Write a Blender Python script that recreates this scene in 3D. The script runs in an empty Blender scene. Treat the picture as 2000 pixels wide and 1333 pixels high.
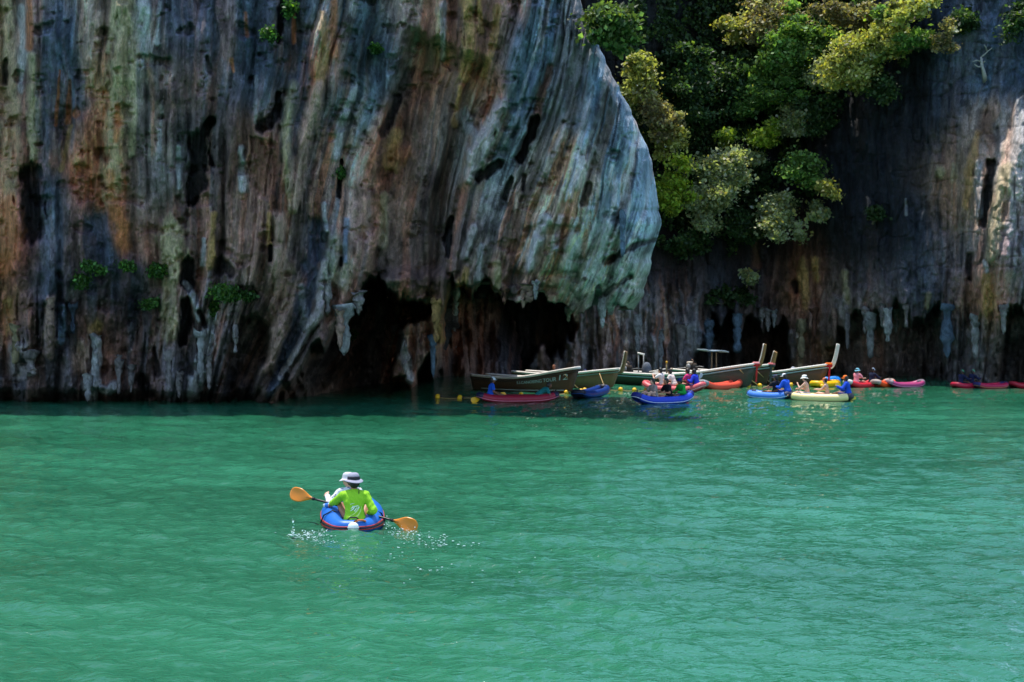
import bpy, bmesh, math, random
import numpy as np
from mathutils import Vector, Matrix

# ------------------------------------------------------------------ camera, sky, sun, exposure
scene = bpy.context.scene
F = 2800.0          # focal length in pixels of the 2000 px wide photograph
H = 3.4             # camera height above the water
HY = 615.0          # pixel row of the horizon
cam_d = bpy.data.cameras.new("camera")
cam_d.sensor_width = 36.0
cam_d.lens = 36.0 * F / 2000.0
cam_d.shift_y = -(1333 / 2 - HY) / 2000.0
cam_d.clip_start = 0.1
cam_d.clip_end = 9000
cam_d.dof.use_dof = True
cam_d.dof.focus_distance = 23.0
cam_d.dof.aperture_fstop = 7.0
cam = bpy.data.objects.new("camera", cam_d)
cam.location = (0, 0, H)
cam.rotation_euler = (math.radians(90), 0, 0)
scene.collection.objects.link(cam)
scene.camera = cam

SUN_EL, SUN_AZ = 77.0, -35.0      # azimuth measured from straight ahead (+Y), negative to the left
world = bpy.data.worlds.new("World")
scene.world = world
world.use_nodes = True
wn = world.node_tree
bg = wn.nodes["Background"]
sky = wn.nodes.new("ShaderNodeTexSky")
sky.sky_type = 'NISHITA'
sky.sun_disc = False
sky.sun_elevation = math.radians(SUN_EL)
sky.sun_rotation = math.radians(SUN_AZ)
sky.air_density = 1.0
sky.dust_density = 0.5
sky.ozone_density = 2.0
wn.links.new(sky.outputs[0], bg.inputs[0])
bg.inputs[1].default_value = 0.15
sun_d = bpy.data.lights.new("sun", 'SUN')
sun_d.energy = 2.6
sun_d.angle = math.radians(0.53)
sun_d.color = (1.0, 0.96, 0.89)
sun = bpy.data.objects.new("sun", sun_d)
ce = math.cos(math.radians(SUN_EL))
SD = Vector((math.sin(math.radians(SUN_AZ)) * ce, math.cos(math.radians(SUN_AZ)) * ce, math.sin(math.radians(SUN_EL))))
sun.rotation_euler = SD.to_track_quat('Z', 'Y').to_euler()
sun.location = (0, 0, 80)
scene.collection.objects.link(sun)
scene.view_settings.view_transform = 'Standard'
scene.view_settings.look = 'None'
scene.view_settings.exposure = 1.12
scene.view_settings.gamma = 1.0
scene.render.engine = 'CYCLES'
scene.cycles.max_bounces = 8
scene.cycles.sample_clamp_direct = 6.0
scene.cycles.diffuse_bounces = 4
scene.cycles.use_denoising = True
scene.cycles.caustics_reflective = False
scene.cycles.caustics_refractive = False

RNG = np.random.default_rng(7)
random.seed(7)
COL = scene.collection

# ------------------------------------------------------------------ helpers
def W(px, py, z=0.0):
    """pixel of a point at height z -> world position"""
    Y = F * (H - z) / (py - HY)
    return Vector(((px - 1000) / F * Y, Y, z))

def atY(px, py, Y):
    return Vector(((px - 1000) / F * Y, Y, H - (py - HY) / F * Y))

def lin(c):
    return tuple((x / 255 / 12.92) if x / 255 <= 0.04045 else ((x / 255 + 0.055) / 1.055) ** 2.4 for x in c)

def mesh_np(name, v, f, smooth=True, mat=None):
    v = np.asarray(v, dtype=np.float32); f = np.asarray(f, dtype=np.int32)
    me = bpy.data.meshes.new(name)
    n, k = f.shape
    me.vertices.add(len(v)); me.vertices.foreach_set("co", v.ravel())
    me.loops.add(n * k); me.loops.foreach_set("vertex_index", f.ravel())
    me.polygons.add(n)
    me.polygons.foreach_set("loop_start", np.arange(0, n * k, k, dtype=np.int32))
    me.polygons.foreach_set("loop_total", np.full(n, k, dtype=np.int32))
    me.polygons.foreach_set("use_smooth", np.full(n, smooth, dtype=bool))
    me.update(calc_edges=True)
    if mat: me.materials.append(mat)
    return me

def link(name, me, parent=None, label=None, cat=None, group=None, kind=None, loc=None):
    o = bpy.data.objects.new(name, me)
    COL.objects.link(o)
    if parent is not None: o.parent = parent
    if loc is not None: o.location = loc
    if label: o["label"] = label
    if cat: o["category"] = cat
    if group: o["group"] = group
    if kind: o["kind"] = kind
    return o

def color_attr(me, name, rgb):
    a = me.color_attributes.new(name, 'FLOAT_COLOR', 'POINT')
    c = np.ones((len(me.vertices), 4), dtype=np.float32); c[:, :3] = rgb
    a.data.foreach_set("color", c.ravel())

# numpy noise -------------------------------------------------------
def _h(ix, iy, s):
    n = (ix.astype(np.int64) * 374761393 + iy.astype(np.int64) * 668265263 + s * 1274126177) & 0x7fffffff
    n = ((n ^ (n >> 13)) * 1103515245) & 0x7fffffff
    n = ((n ^ (n >> 15)) * 1911520717) & 0x7fffffff
    return ((n ^ (n >> 16)) & 0xffffff) / float(0xffffff)

def vn(x, y, s=0):
    x0 = np.floor(x); y0 = np.floor(y)
    fx = x - x0; fy = y - y0
    fx = fx * fx * fx * (fx * (fx * 6 - 15) + 10); fy = fy * fy * fy * (fy * (fy * 6 - 15) + 10)
    a = _h(x0, y0, s); b = _h(x0 + 1, y0, s); c = _h(x0, y0 + 1, s); d = _h(x0 + 1, y0 + 1, s)
    return (a + (b - a) * fx) * (1 - fy) + (c + (d - c) * fx) * fy

def fbm(x, y, s=0, o=4, g=0.5):
    r = 0; a = 1.0; t = 0
    for i in range(o):
        r = r + a * vn(x, y, s + i * 17); t += a
        x = x * 2.03 + 5.1; y = y * 2.03 + 3.7; a *= g
    return r / t

def sstep(a, b, x):
    t = np.clip((x - a) / (b - a), 0, 1)
    return t * t * (3 - 2 * t)

def rbf(px, py, anchors, sx, sy):
    """gaussian weighted blend of anchor values (x, y, value...)"""
    A = np.array([[a[0], a[1]] for a in anchors], float)
    V = np.array([np.atleast_1d(a[2]) for a in anchors], float)
    out = np.zeros(px.shape + (V.shape[1],)); wt = np.zeros(px.shape)
    for (ax, ay), v in zip(A, V):
        w = np.exp(-((px - ax) / sx) ** 2 - ((py - ay) / sy) ** 2) + 1e-9 / (1 + ((px - ax) / sx) ** 2 + ((py - ay) / sy) ** 2)
        out += w[..., None] * v; wt += w
    return out / wt[..., None]

def poly_sdf(px, py, poly):
    """signed distance to polygon, negative inside"""
    P = np.array(poly, float); d = np.full(px.shape, 1e9); inside = np.zeros(px.shape, bool)
    for i in range(len(P)):
        a = P[i]; b = P[(i + 1) % len(P)]; e = b - a
        wx = px - a[0]; wy = py - a[1]
        t = np.clip((wx * e[0] + wy * e[1]) / (e @ e), 0, 1)
        d = np.minimum(d, (wx - e[0] * t) ** 2 + (wy - e[1] * t) ** 2)
        c = ((a[1] > py) != (b[1] > py)) & (px < (b[0] - a[0]) * (py - a[1]) / (b[1] - a[1] + 1e-12) + a[0])
        inside ^= c
    d = np.sqrt(d)
    return np.where(inside, -d, d)

def stroke_mask(px, py, pts, soft, wob):
    m = np.zeros(px.shape)
    xs = [p[0] for p in pts]; ys = [p[1] for p in pts]; mw = max(p[2] for p in pts) * 2 + 20
    sel = (px > min(xs) - mw) & (px < max(xs) + mw) & (py > min(ys) - mw) & (py < max(ys) + mw)
    if not sel.any(): return m
    x = px[sel]; y = py[sel]; best = np.full(x.shape, 9.0)
    if len(pts) == 1: pts = [pts[0], (pts[0][0] + .5, pts[0][1] + 1, pts[0][2])]
    for a, b in zip(pts[:-1], pts[1:]):
        ex, ey = b[0] - a[0], b[1] - a[1]
        t = np.clip(((x - a[0]) * ex + (y - a[1]) * ey) / (ex * ex + ey * ey), 0, 1)
        w = a[2] + (b[2] - a[2]) * t
        best = np.minimum(best, np.hypot(x - a[0] - ex * t, (y - a[1] - ey * t)) / w)
    best = best + wob[sel]
    m[sel] = 1 - sstep(1 - soft, 1 + soft, best)
    return m

# materials ---------------------------------------------------------
def new_mat(name):
    m = bpy.data.materials.new(name); m.use_nodes = True
    nt = m.node_tree
    return m, nt, nt.nodes["Principled BSDF"]

def simple(name, rgb, rough=0.6, spec=0.4, var=0.12, scale=6.0, bump=0.0, bscale=30.0, sss=0):
    """procedural paint / cloth / wood: a colour with noise in value and roughness"""
    m, nt, b = new_mat(name)
    tc = nt.nodes.new("ShaderNodeTexCoord")
    n = nt.nodes.new("ShaderNodeTexNoise"); n.inputs["Scale"].default_value = scale; n.inputs["Detail"].default_value = 5
    nt.links.new(tc.outputs["Object"], n.inputs["Vector"])
    mx = nt.nodes.new("ShaderNodeMix"); mx.data_type = 'RGBA'
    mx.inputs[6].default_value = (*[c * (1 - var) for c in rgb], 1)
    mx.inputs[7].default_value = (*[min(1, c * (1 + var)) for c in rgb], 1)
    nt.links.new(n.outputs["Fac"], mx.inputs[0]); nt.links.new(mx.outputs[2], b.inputs["Base Color"])
    b.inputs["Roughness"].default_value = rough
    b.inputs["Specular IOR Level"].default_value = spec
    if sss:
        b.inputs["Subsurface Weight"].default_value = sss
        b.inputs["Subsurface Radius"].default_value = (0.02, 0.008, 0.004)
    if bump:
        n2 = nt.nodes.new("ShaderNodeTexNoise"); n2.inputs["Scale"].default_value = bscale; n2.inputs["Detail"].default_value = 4
        nt.links.new(tc.outputs["Object"], n2.inputs["Vector"])
        bp = nt.nodes.new("ShaderNodeBump"); bp.inputs["Strength"].default_value = 1.0; bp.inputs["Distance"].default_value = bump
        nt.links.new(n2.outputs["Fac"], bp.inputs["Height"]); nt.links.new(bp.outputs[0], b.inputs["Normal"])
    return m

_mc = {}
def paint(rgb, **kw):
    """cached simple material from an sRGB triple"""
    key = (tuple(rgb), tuple(sorted(kw.items())))
    if key not in _mc:
        _mc[key] = simple("surface_%d" % len(_mc), lin(rgb), **kw)
    return _mc[key]

# ------------------------------------------------------------------ sea
def sea_material():
    m, nt, b = new_mat("sea_water")
    L = nt.links
    tc = nt.nodes.new("ShaderNodeTexCoord")
    def noise(scale, stretch, detail, dist=0.0, rot=0.0):
        mp = nt.nodes.new("ShaderNodeMapping"); mp.inputs["Scale"].default_value = (stretch[0], stretch[1], 1); mp.inputs["Rotation"].default_value = (0, 0, rot)
        L.new(tc.outputs["Object"], mp.inputs["Vector"])
        n = nt.nodes.new("ShaderNodeTexNoise"); n.inputs["Scale"].default_value = scale; n.inputs["Detail"].default_value = detail
        n.inputs["Distortion"].default_value = dist; n.inputs["Roughness"].default_value = 0.55
        L.new(mp.outputs[0], n.inputs["Vector"]); return n
    big = noise(0.09, (0.6, 1.3), 3)
    cr = nt.nodes.new("ShaderNodeValToRGB")
    cr.color_ramp.elements[0].position = 0.36; cr.color_ramp.elements[0].color = (0.013, 0.098, 0.047, 1)
    cr.color_ramp.elements[1].position = 0.72; cr.color_ramp.elements[1].color = (0.028, 0.178, 0.092, 1)
    L.new(big.outputs["Fac"], cr.inputs[0]); L.new(cr.outputs[0], b.inputs["Base Color"])
    b.inputs["Roughness"].default_value = 0.02
    b.inputs["IOR"].default_value = 1.45
    n1 = noise(3.4, (0.65, 1.3), 3, 0.4, 0.12)
    n2 = noise(9.0, (0.7, 1.25), 3, 0.5, -0.15)
    b1 = nt.nodes.new("ShaderNodeBump"); b1.inputs["Distance"].default_value = 0.042; b1.inputs["Strength"].default_value = 1.0
    b2 = nt.nodes.new("ShaderNodeBump"); b2.inputs["Distance"].default_value = 0.021; b2.inputs["Strength"].default_value = 1.0
    L.new(n1.outputs["Fac"], b1.inputs["Height"]); L.new(n2.outputs["Fac"], b2.inputs["Height"])
    L.new(b1.outputs[0], b2.inputs["Normal"]); L.new(b2.outputs[0], b.inputs["Normal"])
    return m

def build_sea():
    rows = list(-np.geomspace(3000, 4, 22)) + [0.0, 4.0, 8.0]
    pyr = np.arange(1480, 706, -1.2)
    rows += list(F * H / (pyr - HY))
    rows += [105, 112, 120, 140, 400, 3000]
    rows = np.array(sorted(rows))
    a = np.linspace(-0.40, 0.40, 860)
    outer = np.array([0.45, 0.55, 0.75, 1.1, 1.8, 3.5, 8, 20, 60])
    a = np.concatenate([-outer[::-1], a, outer])
    YY, A = np.meshgrid(rows, a, indexing='ij')
    scale = np.maximum(YY, 12.0)
    XX = A * scale
    Z = np.zeros_like(XX)
    rng = np.random.default_rng(3)
    dY = np.maximum(YY, 12) ** 2 / (F * H) * 1.2
    dX = np.maximum(YY, 12) * 0.8 / 860
    wind = math.radians(250)
    for i in range(110):
        lam = 0.16 * (2.4 / 0.16) ** rng.random()
        th = wind + rng.normal(0, 0.5)
        k = 2 * math.pi / lam
        kx, ky = k * math.cos(th), k * math.sin(th)
        slope = 0.021 * (lam / 0.9) ** -0.30
        amp = slope / k
        att = sstep(2.0, 3.6, (2 * math.pi / (abs(ky) + 1e-6)) / dY) * sstep(2.0, 4.0, (2 * math.pi / (abs(kx) + 1e-6)) / dX)
        ph = rng.random() * 6.28
        s = np.sin(kx * XX + ky * YY + ph)
        patch = 0.55 + 0.9 * vn(XX * 0.11 + i * 3.3, YY * 0.11, i % 5)
        Z += amp * att * patch * (s + 0.25 * np.cos(2 * (kx * XX + ky * YY + ph)))
    Z *= (np.abs(A) < 0.41) & (YY > 9) & (YY < 103)
    n, mcols = XX.shape
    idx = np.arange(n * mcols).reshape(n, mcols)
    f = np.stack([idx[:-1, :-1], idx[:-1, 1:], idx[1:, 1:], idx[1:, :-1]], -1).reshape(-1, 4)
    me = mesh_np("sea", np.stack([XX, YY, Z], -1).reshape(-1, 3), f, True, sea_material())
    link("sea", me, label="emerald green sheltered sea with small wind ripples", cat="water", kind="structure")
build_sea()
# ------------------------------------------------------------------ cliffs
KALB = 4.0   # photograph shade value -> rock albedo
def alb(c):
    return np.minimum(np.array(lin(c)) * KALB * np.array([1.16, .93, .86]), 0.62)

def rock_material(name, bump=0.2):
    m, nt, b = new_mat(name)
    L = nt.links
    at = nt.nodes.new("ShaderNodeAttribute"); at.attribute_name = "rock"
    tc = nt.nodes.new("ShaderNodeTexCoord")
    def noise(scale, st, detail=6, rough=0.6):
        mp = nt.nodes.new("ShaderNodeMapping"); mp.inputs["Scale"].default_value = st
        L.new(tc.outputs["Object"], mp.inputs["Vector"])
        n = nt.nodes.new("ShaderNodeTexNoise"); n.inputs["Scale"].default_value = scale; n.inputs["Detail"].default_value = detail; n.inputs["Roughness"].default_value = rough
        L.new(mp.outputs[0], n.inputs["Vector"]); return n
    n1 = noise(1.7, (1.2, 1.2, 0.8)); n2 = noise(9.0, (1.3, 1.3, 0.8), 8, 0.7)
    r1 = nt.nodes.new("ShaderNodeMapRange"); r1.inputs["From Min"].default_value = 0.3; r1.inputs["From Max"].default_value = 0.7
    r1.inputs["To Min"].default_value = 0.55; r1.inputs["To Max"].default_value = 1.4
    L.new(n1.outputs["Fac"], r1.inputs["Value"])
    r2 = nt.nodes.new("ShaderNodeMapRange"); r2.inputs["From Min"].default_value = 0.3; r2.inputs["From Max"].default_value = 0.7
    r2.inputs["To Min"].default_value = 0.6; r2.inputs["To Max"].default_value = 1.4
    L.new(n2.outputs["Fac"], r2.inputs["Value"])
    mu = nt.nodes.new("ShaderNodeMath"); mu.operation = 'MULTIPLY'
    L.new(r1.outputs[0], mu.inputs[0]); L.new(r2.outputs[0], mu.inputs[1])
    mx = nt.nodes.new("ShaderNodeVectorMath"); mx.operation = 'SCALE'
    L.new(at.outputs["Color"], mx.inputs[0]); L.new(mu.outputs[0], mx.inputs["Scale"])
    L.new(mx.outputs[0], b.inputs["Base Color"])
    b.inputs["Roughness"].default_value = 0.8; b.inputs["Specular IOR Level"].default_value = 0.3
    ad = nt.nodes.new("ShaderNodeMath"); ad.operation = 'ADD'
    L.new(n1.outputs["Fac"], ad.inputs[0]); L.new(n2.outputs["Fac"], ad.inputs[1])
    bp = nt.nodes.new("ShaderNodeBump"); bp.inputs["Distance"].default_value = bump; bp.inputs["Strength"].default_value = 0.9
    L.new(ad.outputs[0], bp.inputs["Height"]); L.new(bp.outputs[0], b.inputs["Normal"])
    return m
ROCK = rock_material("limestone")

BLK = (14, 14, 15); RUST = (128, 68, 42); TAN = (132, 104, 82); PALE = (128, 130, 128); WHT = (175, 172, 172)
SLT = (40, 52, 66); BLU = (62, 84, 102); BRN = (72, 54, 44); PNK = (112, 92, 84); GRY = (92, 96, 98); GRN = (96, 106, 98)
ORG = (140, 88, 54); PBL = (118, 136, 142)

LEFT_COL = [(20,50,(95,80,65)),(60,40,(70,70,72)),(110,60,(38,56,70)),(110,200,(38,54,68)),(60,220,(100,78,65)),(15,300,(95,62,48)),(15,480,(98,58,42)),(10,600,(90,68,54)),
 (90,450,(42,52,62)),(150,470,(46,50,58)),(215,50,(86,92,90)),(230,150,(116,100,84)),(225,260,(112,82,64)),(225,360,(106,78,60)),(240,430,(90,64,48)),(280,120,(86,94,94)),
 (290,250,(90,94,98)),(290,380,(86,90,94)),(360,60,(48,56,68)),(430,120,(50,56,64)),(350,170,(78,68,66)),(400,270,(44,44,46)),(480,80,(42,52,64)),(520,120,(38,48,60)),
 (500,300,(70,56,48)),(505,340,(64,52,45)),(560,200,(60,70,80)),(590,80,(60,64,70)),(620,130,(104,78,64)),(600,300,(94,82,76)),(560,400,(80,68,60)),(630,30,(60,76,84)),
 (680,200,(60,80,88)),(660,330,(86,96,100)),(690,100,(46,64,74)),(740,120,(50,66,76)),(330,450,(95,74,62)),(380,440,(54,48,46)),(430,430,(76,72,72)),(480,430,(80,66,58)),
 (530,430,(68,54,48)),(560,560,(86,74,68)),(600,480,(86,78,74)),(625,520,(48,58,66)),(200,520,(46,54,66)),(100,560,(42,52,64)),(100,660,(54,54,60)),(250,600,(42,50,62)),
 (200,680,(82,72,68)),(330,600,(76,66,60)),(380,620,(66,62,62)),(420,640,(80,80,82)),(480,640,(58,54,50)),(180,740,(92,92,96)),(60,720,(58,62,66)),(300,720,(55,58,64)),(390,740,(60,64,70)),
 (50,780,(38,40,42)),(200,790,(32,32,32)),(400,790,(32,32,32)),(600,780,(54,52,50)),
 (820,60,(92,86,82)),(850,150,(70,60,54)),(900,80,(106,86,74)),(930,180,(100,82,70)),(960,60,(74,70,70)),(800,230,(64,54,48)),(880,230,(74,66,58)),(760,330,(80,60,48)),
 (830,330,(62,54,50)),(900,260,(80,84,80)),(780,430,(72,60,54)),(850,450,(68,62,58)),(720,430,(88,76,68)),(680,430,(80,92,102)),(660,480,(80,86,88)),(740,520,(58,54,52)),
 (850,540,(70,60,54)),(900,500,(66,62,62)),(860,620,(98,76,62)),(780,700,(86,82,80)),(680,640,(84,80,80)),(700,740,(54,52,50)),
 (1010,100,(48,66,80)),(1050,200,(60,78,88)),(1000,280,(70,88,94)),(1100,100,(54,70,80)),(1150,150,(50,66,78)),(1180,260,(58,72,82)),(1080,330,(86,98,98)),(1000,420,(76,82,84)),
 (1060,450,(86,96,94)),(1130,380,(90,102,102)),(1200,350,(80,98,106)),(1250,350,(76,94,106)),(1260,430,(80,100,110)),(1220,520,(90,102,98)),(1150,540,(86,92,84)),(1080,540,(82,84,80)),
 (1200,580,(76,84,78)),(960,540,(70,68,66)),(1000,680,(56,58,62)),(1180,660,(76,78,82)),(950,620,(56,54,52)),(1080,640,(58,58,54)),(900,740,(54,52,50)),(1100,-300,(70,76,72)),(400,-400,(80,76,72)),(800,-600,(86,84,80))]

# colour, strength, relief in metres (towards the viewer), softness, points (x, y, half width)
LEFT_STROKES = [
 (TAN,.8,.12,.6,[(224,0,5),(212,100,6)]),(TAN,.8,.15,.7,[(245,-40,14),(240,90,18),(230,175,18),(225,245,16),(218,385,16)]),(RUST,.8,0,.8,[(228,205,5),(229,240,8),(228,275,5)]),
 (RUST,.7,0,.8,[(214,340,8),(224,400,12),(236,470,16)]),(PALE,.7,.1,.7,[(284,10,10),(286,60,13),(285,120,9)]),(TAN,.6,.1,.7,[(260,90,8),(259,200,9),(258,300,7)]),(PALE,.7,.1,.5,[(311,5,4),(308,85,5)]),
 (TAN,.5,.1,.7,[(10,-20,14),(14,140,16),(22,220,18),(12,400,20),(8,480,18)]),(PALE,.6,.1,.6,[(42,15,6),(44,105,8),(40,178,5)]),(RUST,.8,0,.6,[(57,-20,6),(56,92,7)]),(TAN,.7,.15,.7,[(63,112,8),(68,210,14),(66,305,8)]),
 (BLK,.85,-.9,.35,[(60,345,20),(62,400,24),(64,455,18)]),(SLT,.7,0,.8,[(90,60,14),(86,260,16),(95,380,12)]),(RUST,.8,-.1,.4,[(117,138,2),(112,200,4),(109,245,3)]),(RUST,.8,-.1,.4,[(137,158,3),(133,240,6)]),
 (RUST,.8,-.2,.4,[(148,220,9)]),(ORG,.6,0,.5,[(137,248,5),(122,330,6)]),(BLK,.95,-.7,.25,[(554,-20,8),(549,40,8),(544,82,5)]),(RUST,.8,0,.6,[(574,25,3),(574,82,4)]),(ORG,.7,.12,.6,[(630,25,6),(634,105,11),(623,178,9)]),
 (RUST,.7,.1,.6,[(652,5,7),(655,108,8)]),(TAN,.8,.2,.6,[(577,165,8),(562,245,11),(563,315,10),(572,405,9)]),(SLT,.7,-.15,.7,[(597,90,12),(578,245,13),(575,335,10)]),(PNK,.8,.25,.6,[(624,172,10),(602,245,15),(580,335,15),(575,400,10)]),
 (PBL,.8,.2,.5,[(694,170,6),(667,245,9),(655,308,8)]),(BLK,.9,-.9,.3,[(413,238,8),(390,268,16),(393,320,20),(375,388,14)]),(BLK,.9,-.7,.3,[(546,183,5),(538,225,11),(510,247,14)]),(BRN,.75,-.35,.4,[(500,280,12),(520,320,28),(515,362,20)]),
 (PBL,.7,.1,.5,[(347,288,4),(350,367,5)]),(PBL,.7,.15,.5,[(470,290,6),(477,372,8)]),(BLK,.95,-.5,.3,[(667,314,3),(660,384,5)]),(BLK,.8,-.4,.4,[(12,118,5),(10,160,7)]),(BLK,.6,-.3,.4,[(405,112,3),(408,140,6)]),(RUST,.7,0,.5,[(452,118,5),(456,138,4)]),
 (RUST,.7,0,.5,[(480,25,4),(482,70,5)]),(PALE,.5,0,.6,[(500,150,3),(498,240,4)]),(SLT,.6,-.1,.8,[(130,60,20),(160,200,18)]),(SLT,.6,0,.8,[(500,110,26),(540,150,20)]),
 (RUST,.75,.1,.7,[(14,398,18),(20,450,22),(8,525,16)]),(ORG,.6,0,.6,[(14,590,9),(22,650,9)]),(RUST,.7,0,.7,[(228,415,16),(240,485,14)]),(SLT,.8,-.2,.7,[(190,430,20),(204,500,22)]),(TAN,.75,.25,.5,[(336,445,22),(336,500,24),(336,535,14)]),
 (BLK,.95,-.9,.3,[(366,518,12),(366,558,12)]),(TAN,.6,.2,.5,[(328,548,14),(336,650,15)]),(WHT,.85,.3,.4,[(361,554,5),(378,580,7),(389,626,5)]),(BLK,.95,-.9,.3,[(360,590,10),(362,630,12),(356,668,9)]),(PALE,.85,.5,.4,[(416,614,9),(400,690,14),(384,755,12)]),
 (PALE,.7,.3,.5,[(378,745,12),(378,782,12)]),(PNK,.8,.3,.5,[(165,672,10),(156,718,14)]),(ORG,.8,.1,.6,[(189,640,13)]),(WHT,.75,.7,.3,[(191,664,8),(190,735,6),(188,752,7)]),(WHT,.85,.6,.4,[(176,748,14),(180,778,9)]),(WHT,.8,.6,.4,[(205,764,9),(224,756,10)]),
 (BLU,.6,.5,.4,[(121,604,8),(122,664,8)]),(PNK,.6,.3,.5,[(100,586,9),(95,690,12)]),(GRY,.7,.4,.5,[(30,690,16),(34,722,18)]),(PALE,.7,.2,.4,[(399,468,4),(396,518,5)]),(ORG,.8,.2,.5,[(416,418,6),(413,518,9)]),
 (PNK,.75,.3,.6,[(544,430,16),(556,575,20),(543,662,14),(524,720,8)]),(SLT,.85,-.35,.45,[(612,440,14),(606,557,16),(578,645,15),(553,715,11),(525,775,7)]),(GRY,.8,.4,.4,[(634,515,8),(622,610,9),(592,662,8),(546,738,5)]),(ORG,.8,.2,.4,[(525,418,5),(525,478,7)]),
 (BLK,.95,-.5,.3,[(527,482,5),(528,508,4)]),(WHT,.8,.3,.4,[(633,400,5),(637,455,5)]),(BLK,.9,-.4,.3,[(636,458,7),(637,470,6)]),(GRN,.6,.35,.5,[(660,470,22),(660,538,24)]),(BLU,.8,.1,.4,[(676,430,6),(672,508,7)]),(BLK,.9,-.4,.3,[(667,505,4),(666,518,4)]),
 (PALE,.5,.2,.5,[(590,560,7),(596,640,6)]),(SLT,.6,-.2,.6,[(630,440,10),(622,500,12)]),(BLK,.8,-.5,.4,[(430,520,16),(450,530,10)]),(BLK,.8,-.6,.4,[(390,610,5),(402,640,4)]),(BLK,.7,-.5,.4,[(300,680,4),(310,730,7)]),(BLK,.8,-.6,.4,[(275,740,10),(290,765,12)]),
 (TAN,.8,.2,.5,[(862,20,8),(840,100,10),(833,156,6)]),(PALE,.75,.2,.5,[(868,10,8),(865,116,6)]),(BRN,.85,-.3,.5,[(885,0,9),(886,96,9)]),(ORG,.8,.3,.5,[(911,-30,13),(918,94,14),(908,150,9)]),(ORG,.75,.15,.5,[(935,0,5),(941,62,6)]),(ORG,.75,.2,.5,[(972,10,6),(965,84,7),(945,146,6)]),
 (ORG,.8,.1,.5,[(898,172,5),(888,245,6)]),(ORG,.5,0,.8,[(864,107,18)]),(BRN,.8,-.2,.6,[(845,40,10),(830,180,12)]),(BLK,.85,-.5,.4,[(775,190,7),(762,235,8),(750,255,12)]),(BLK,.6,-.3,.5,[(800,140,10),(785,170,9)]),  # black strokes at the recess rim paint its edge shadow
 (PBL,.85,.12,.3,[(1059,15,2.5),(1053,77,3),(1029,150,3.5),(1008,235,4),(985,280,4)]),(PBL,.6,.8,.5,[(980,205,12),(930,300,18),(915,350,9)]),(BRN,.75,-.2,.5,[(1074,130,6),(1050,218,9),(1020,300,8)]),(BLK,.95,-.8,.3,[(1046,232,8),(1018,310,9)]),(BLK,.9,-.7,.35,[(974,320,8),(938,347,11)]),
 (BLK,.8,-.5,.4,[(1000,350,5),(985,385,7)]),(BLK,.7,-.4,.4,[(1150,362,6),(1140,395,8)]),(BLK,.7,-.4,.4,[(1025,345,5),(1020,372,4)]),(PALE,.5,.2,.6,[(1160,290,5),(1130,360,9)]),(PBL,.5,.2,.6,[(1110,240,7),(1060,350,9)]),(BLU,.5,-.1,.6,[(1040,130,14),(1000,240,16)]),
 (BLK,.95,-.8,.3,[(882,428,6),(876,470,9),(874,500,6)]),(GRY,.8,.4,.5,[(925,448,9),(908,500,9)]),(ORG,.8,.25,.5,[(910,525,8),(898,576,9)]),(ORG,.85,.3,.5,[(848,588,9),(854,628,9),(862,664,7)]),(TAN,.6,.15,.5,[(972,515,8),(972,570,8)]),(PALE,.7,.3,.5,[(1064,430,11),(1032,520,10)]),
 (PALE,.7,.2,.5,[(1096,425,5),(1082,486,6)]),(BLK,.8,-.45,.4,[(1284,468,4),(1240,480,5),(1186,512,8)]),(BLK,.6,-.35,.4,[(1230,540,4),(1180,575,6)]),(PBL,.85,.5,.35,[(1217,415,5),(1216,498,4)]),(BLK,.9,.3,.3,[(1142,544,5)]),(PALE,.6,.2,.5,[(1270,500,5),(1215,590,7)]),
 (PALE,.5,.2,.5,[(1120,430,5),(1100,520,8)]),(RUST,.5,-.1,.6,[(1150,420,5),(1140,500,6)]),(BRN,.6,-.2,.6,[(1110,400,8),(1090,470,7)]),(BRN,.5,-.2,.6,[(1010,420,8),(1000,500,9)]),(PALE,.5,.2,.5,[(940,480,7),(935,545,7)]),(GRN,.5,.1,.6,[(1110,560,18)]),
 (ORG,.6,.2,.6,[(770,260,12),(765,320,14)]),(TAN,.5,.2,.6,[(752,380,7),(748,480,8)]),(PALE,.6,.1,.6,[(905,225,12),(915,250,10)]),(RUST,.5,.1,.6,[(790,300,16)]),(WHT,.8,.3,.5,[(782,650,7),(790,700,12),(800,740,9)]),(PNK,.8,.3,.5,[(845,680,9),(835,700,10)]),
]
FLOW = [(100,100,0),(100,500,0),(100,750,.03),(300,100,0),(300,400,0),(300,700,-.05),(400,700,-.18),(500,150,-.05),(500,450,-.03),(560,250,-.12),(650,200,-.3),(700,300,-.35),(720,80,-.2),(640,420,-.1),(650,520,-.05),
 (600,600,-.4),(560,700,-.8),(850,100,-.08),(850,250,-.12),(1010,150,-.3),(980,280,-.6),(1100,250,-.34),(1100,80,-.15),(1150,400,-.32),(1050,500,-.22),(1250,400,-.12),(1240,540,-.6),(1150,560,-.5),(900,450,-.1),(760,450,-.08),(1200,200,-.05),(900,700,0)]
EDGE_Y = np.array([-1600,-1000,-500,-200,0,60,130,230,320,400,440,465,490,530,560,590,612,640,700,840])
EDGE_X = np.array([ 700,  880,1010,1085,1138,1160,1195,1232,1268,1284,1291,1288,1281,1270,1258,1242,1222,1235,1260,1280])
CAVE = [(528,800),(560,755),(600,700),(645,636),(690,590),(716,560),(735,545),(765,560),(800,605),(838,588),(862,600),(880,552),(915,566),(960,570),(1005,572),(1060,590),(1108,612),(1140,606),(1165,585),(1200,606),(1225,622),(1262,640),(1300,700),(1300,860),(528,860)]
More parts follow.
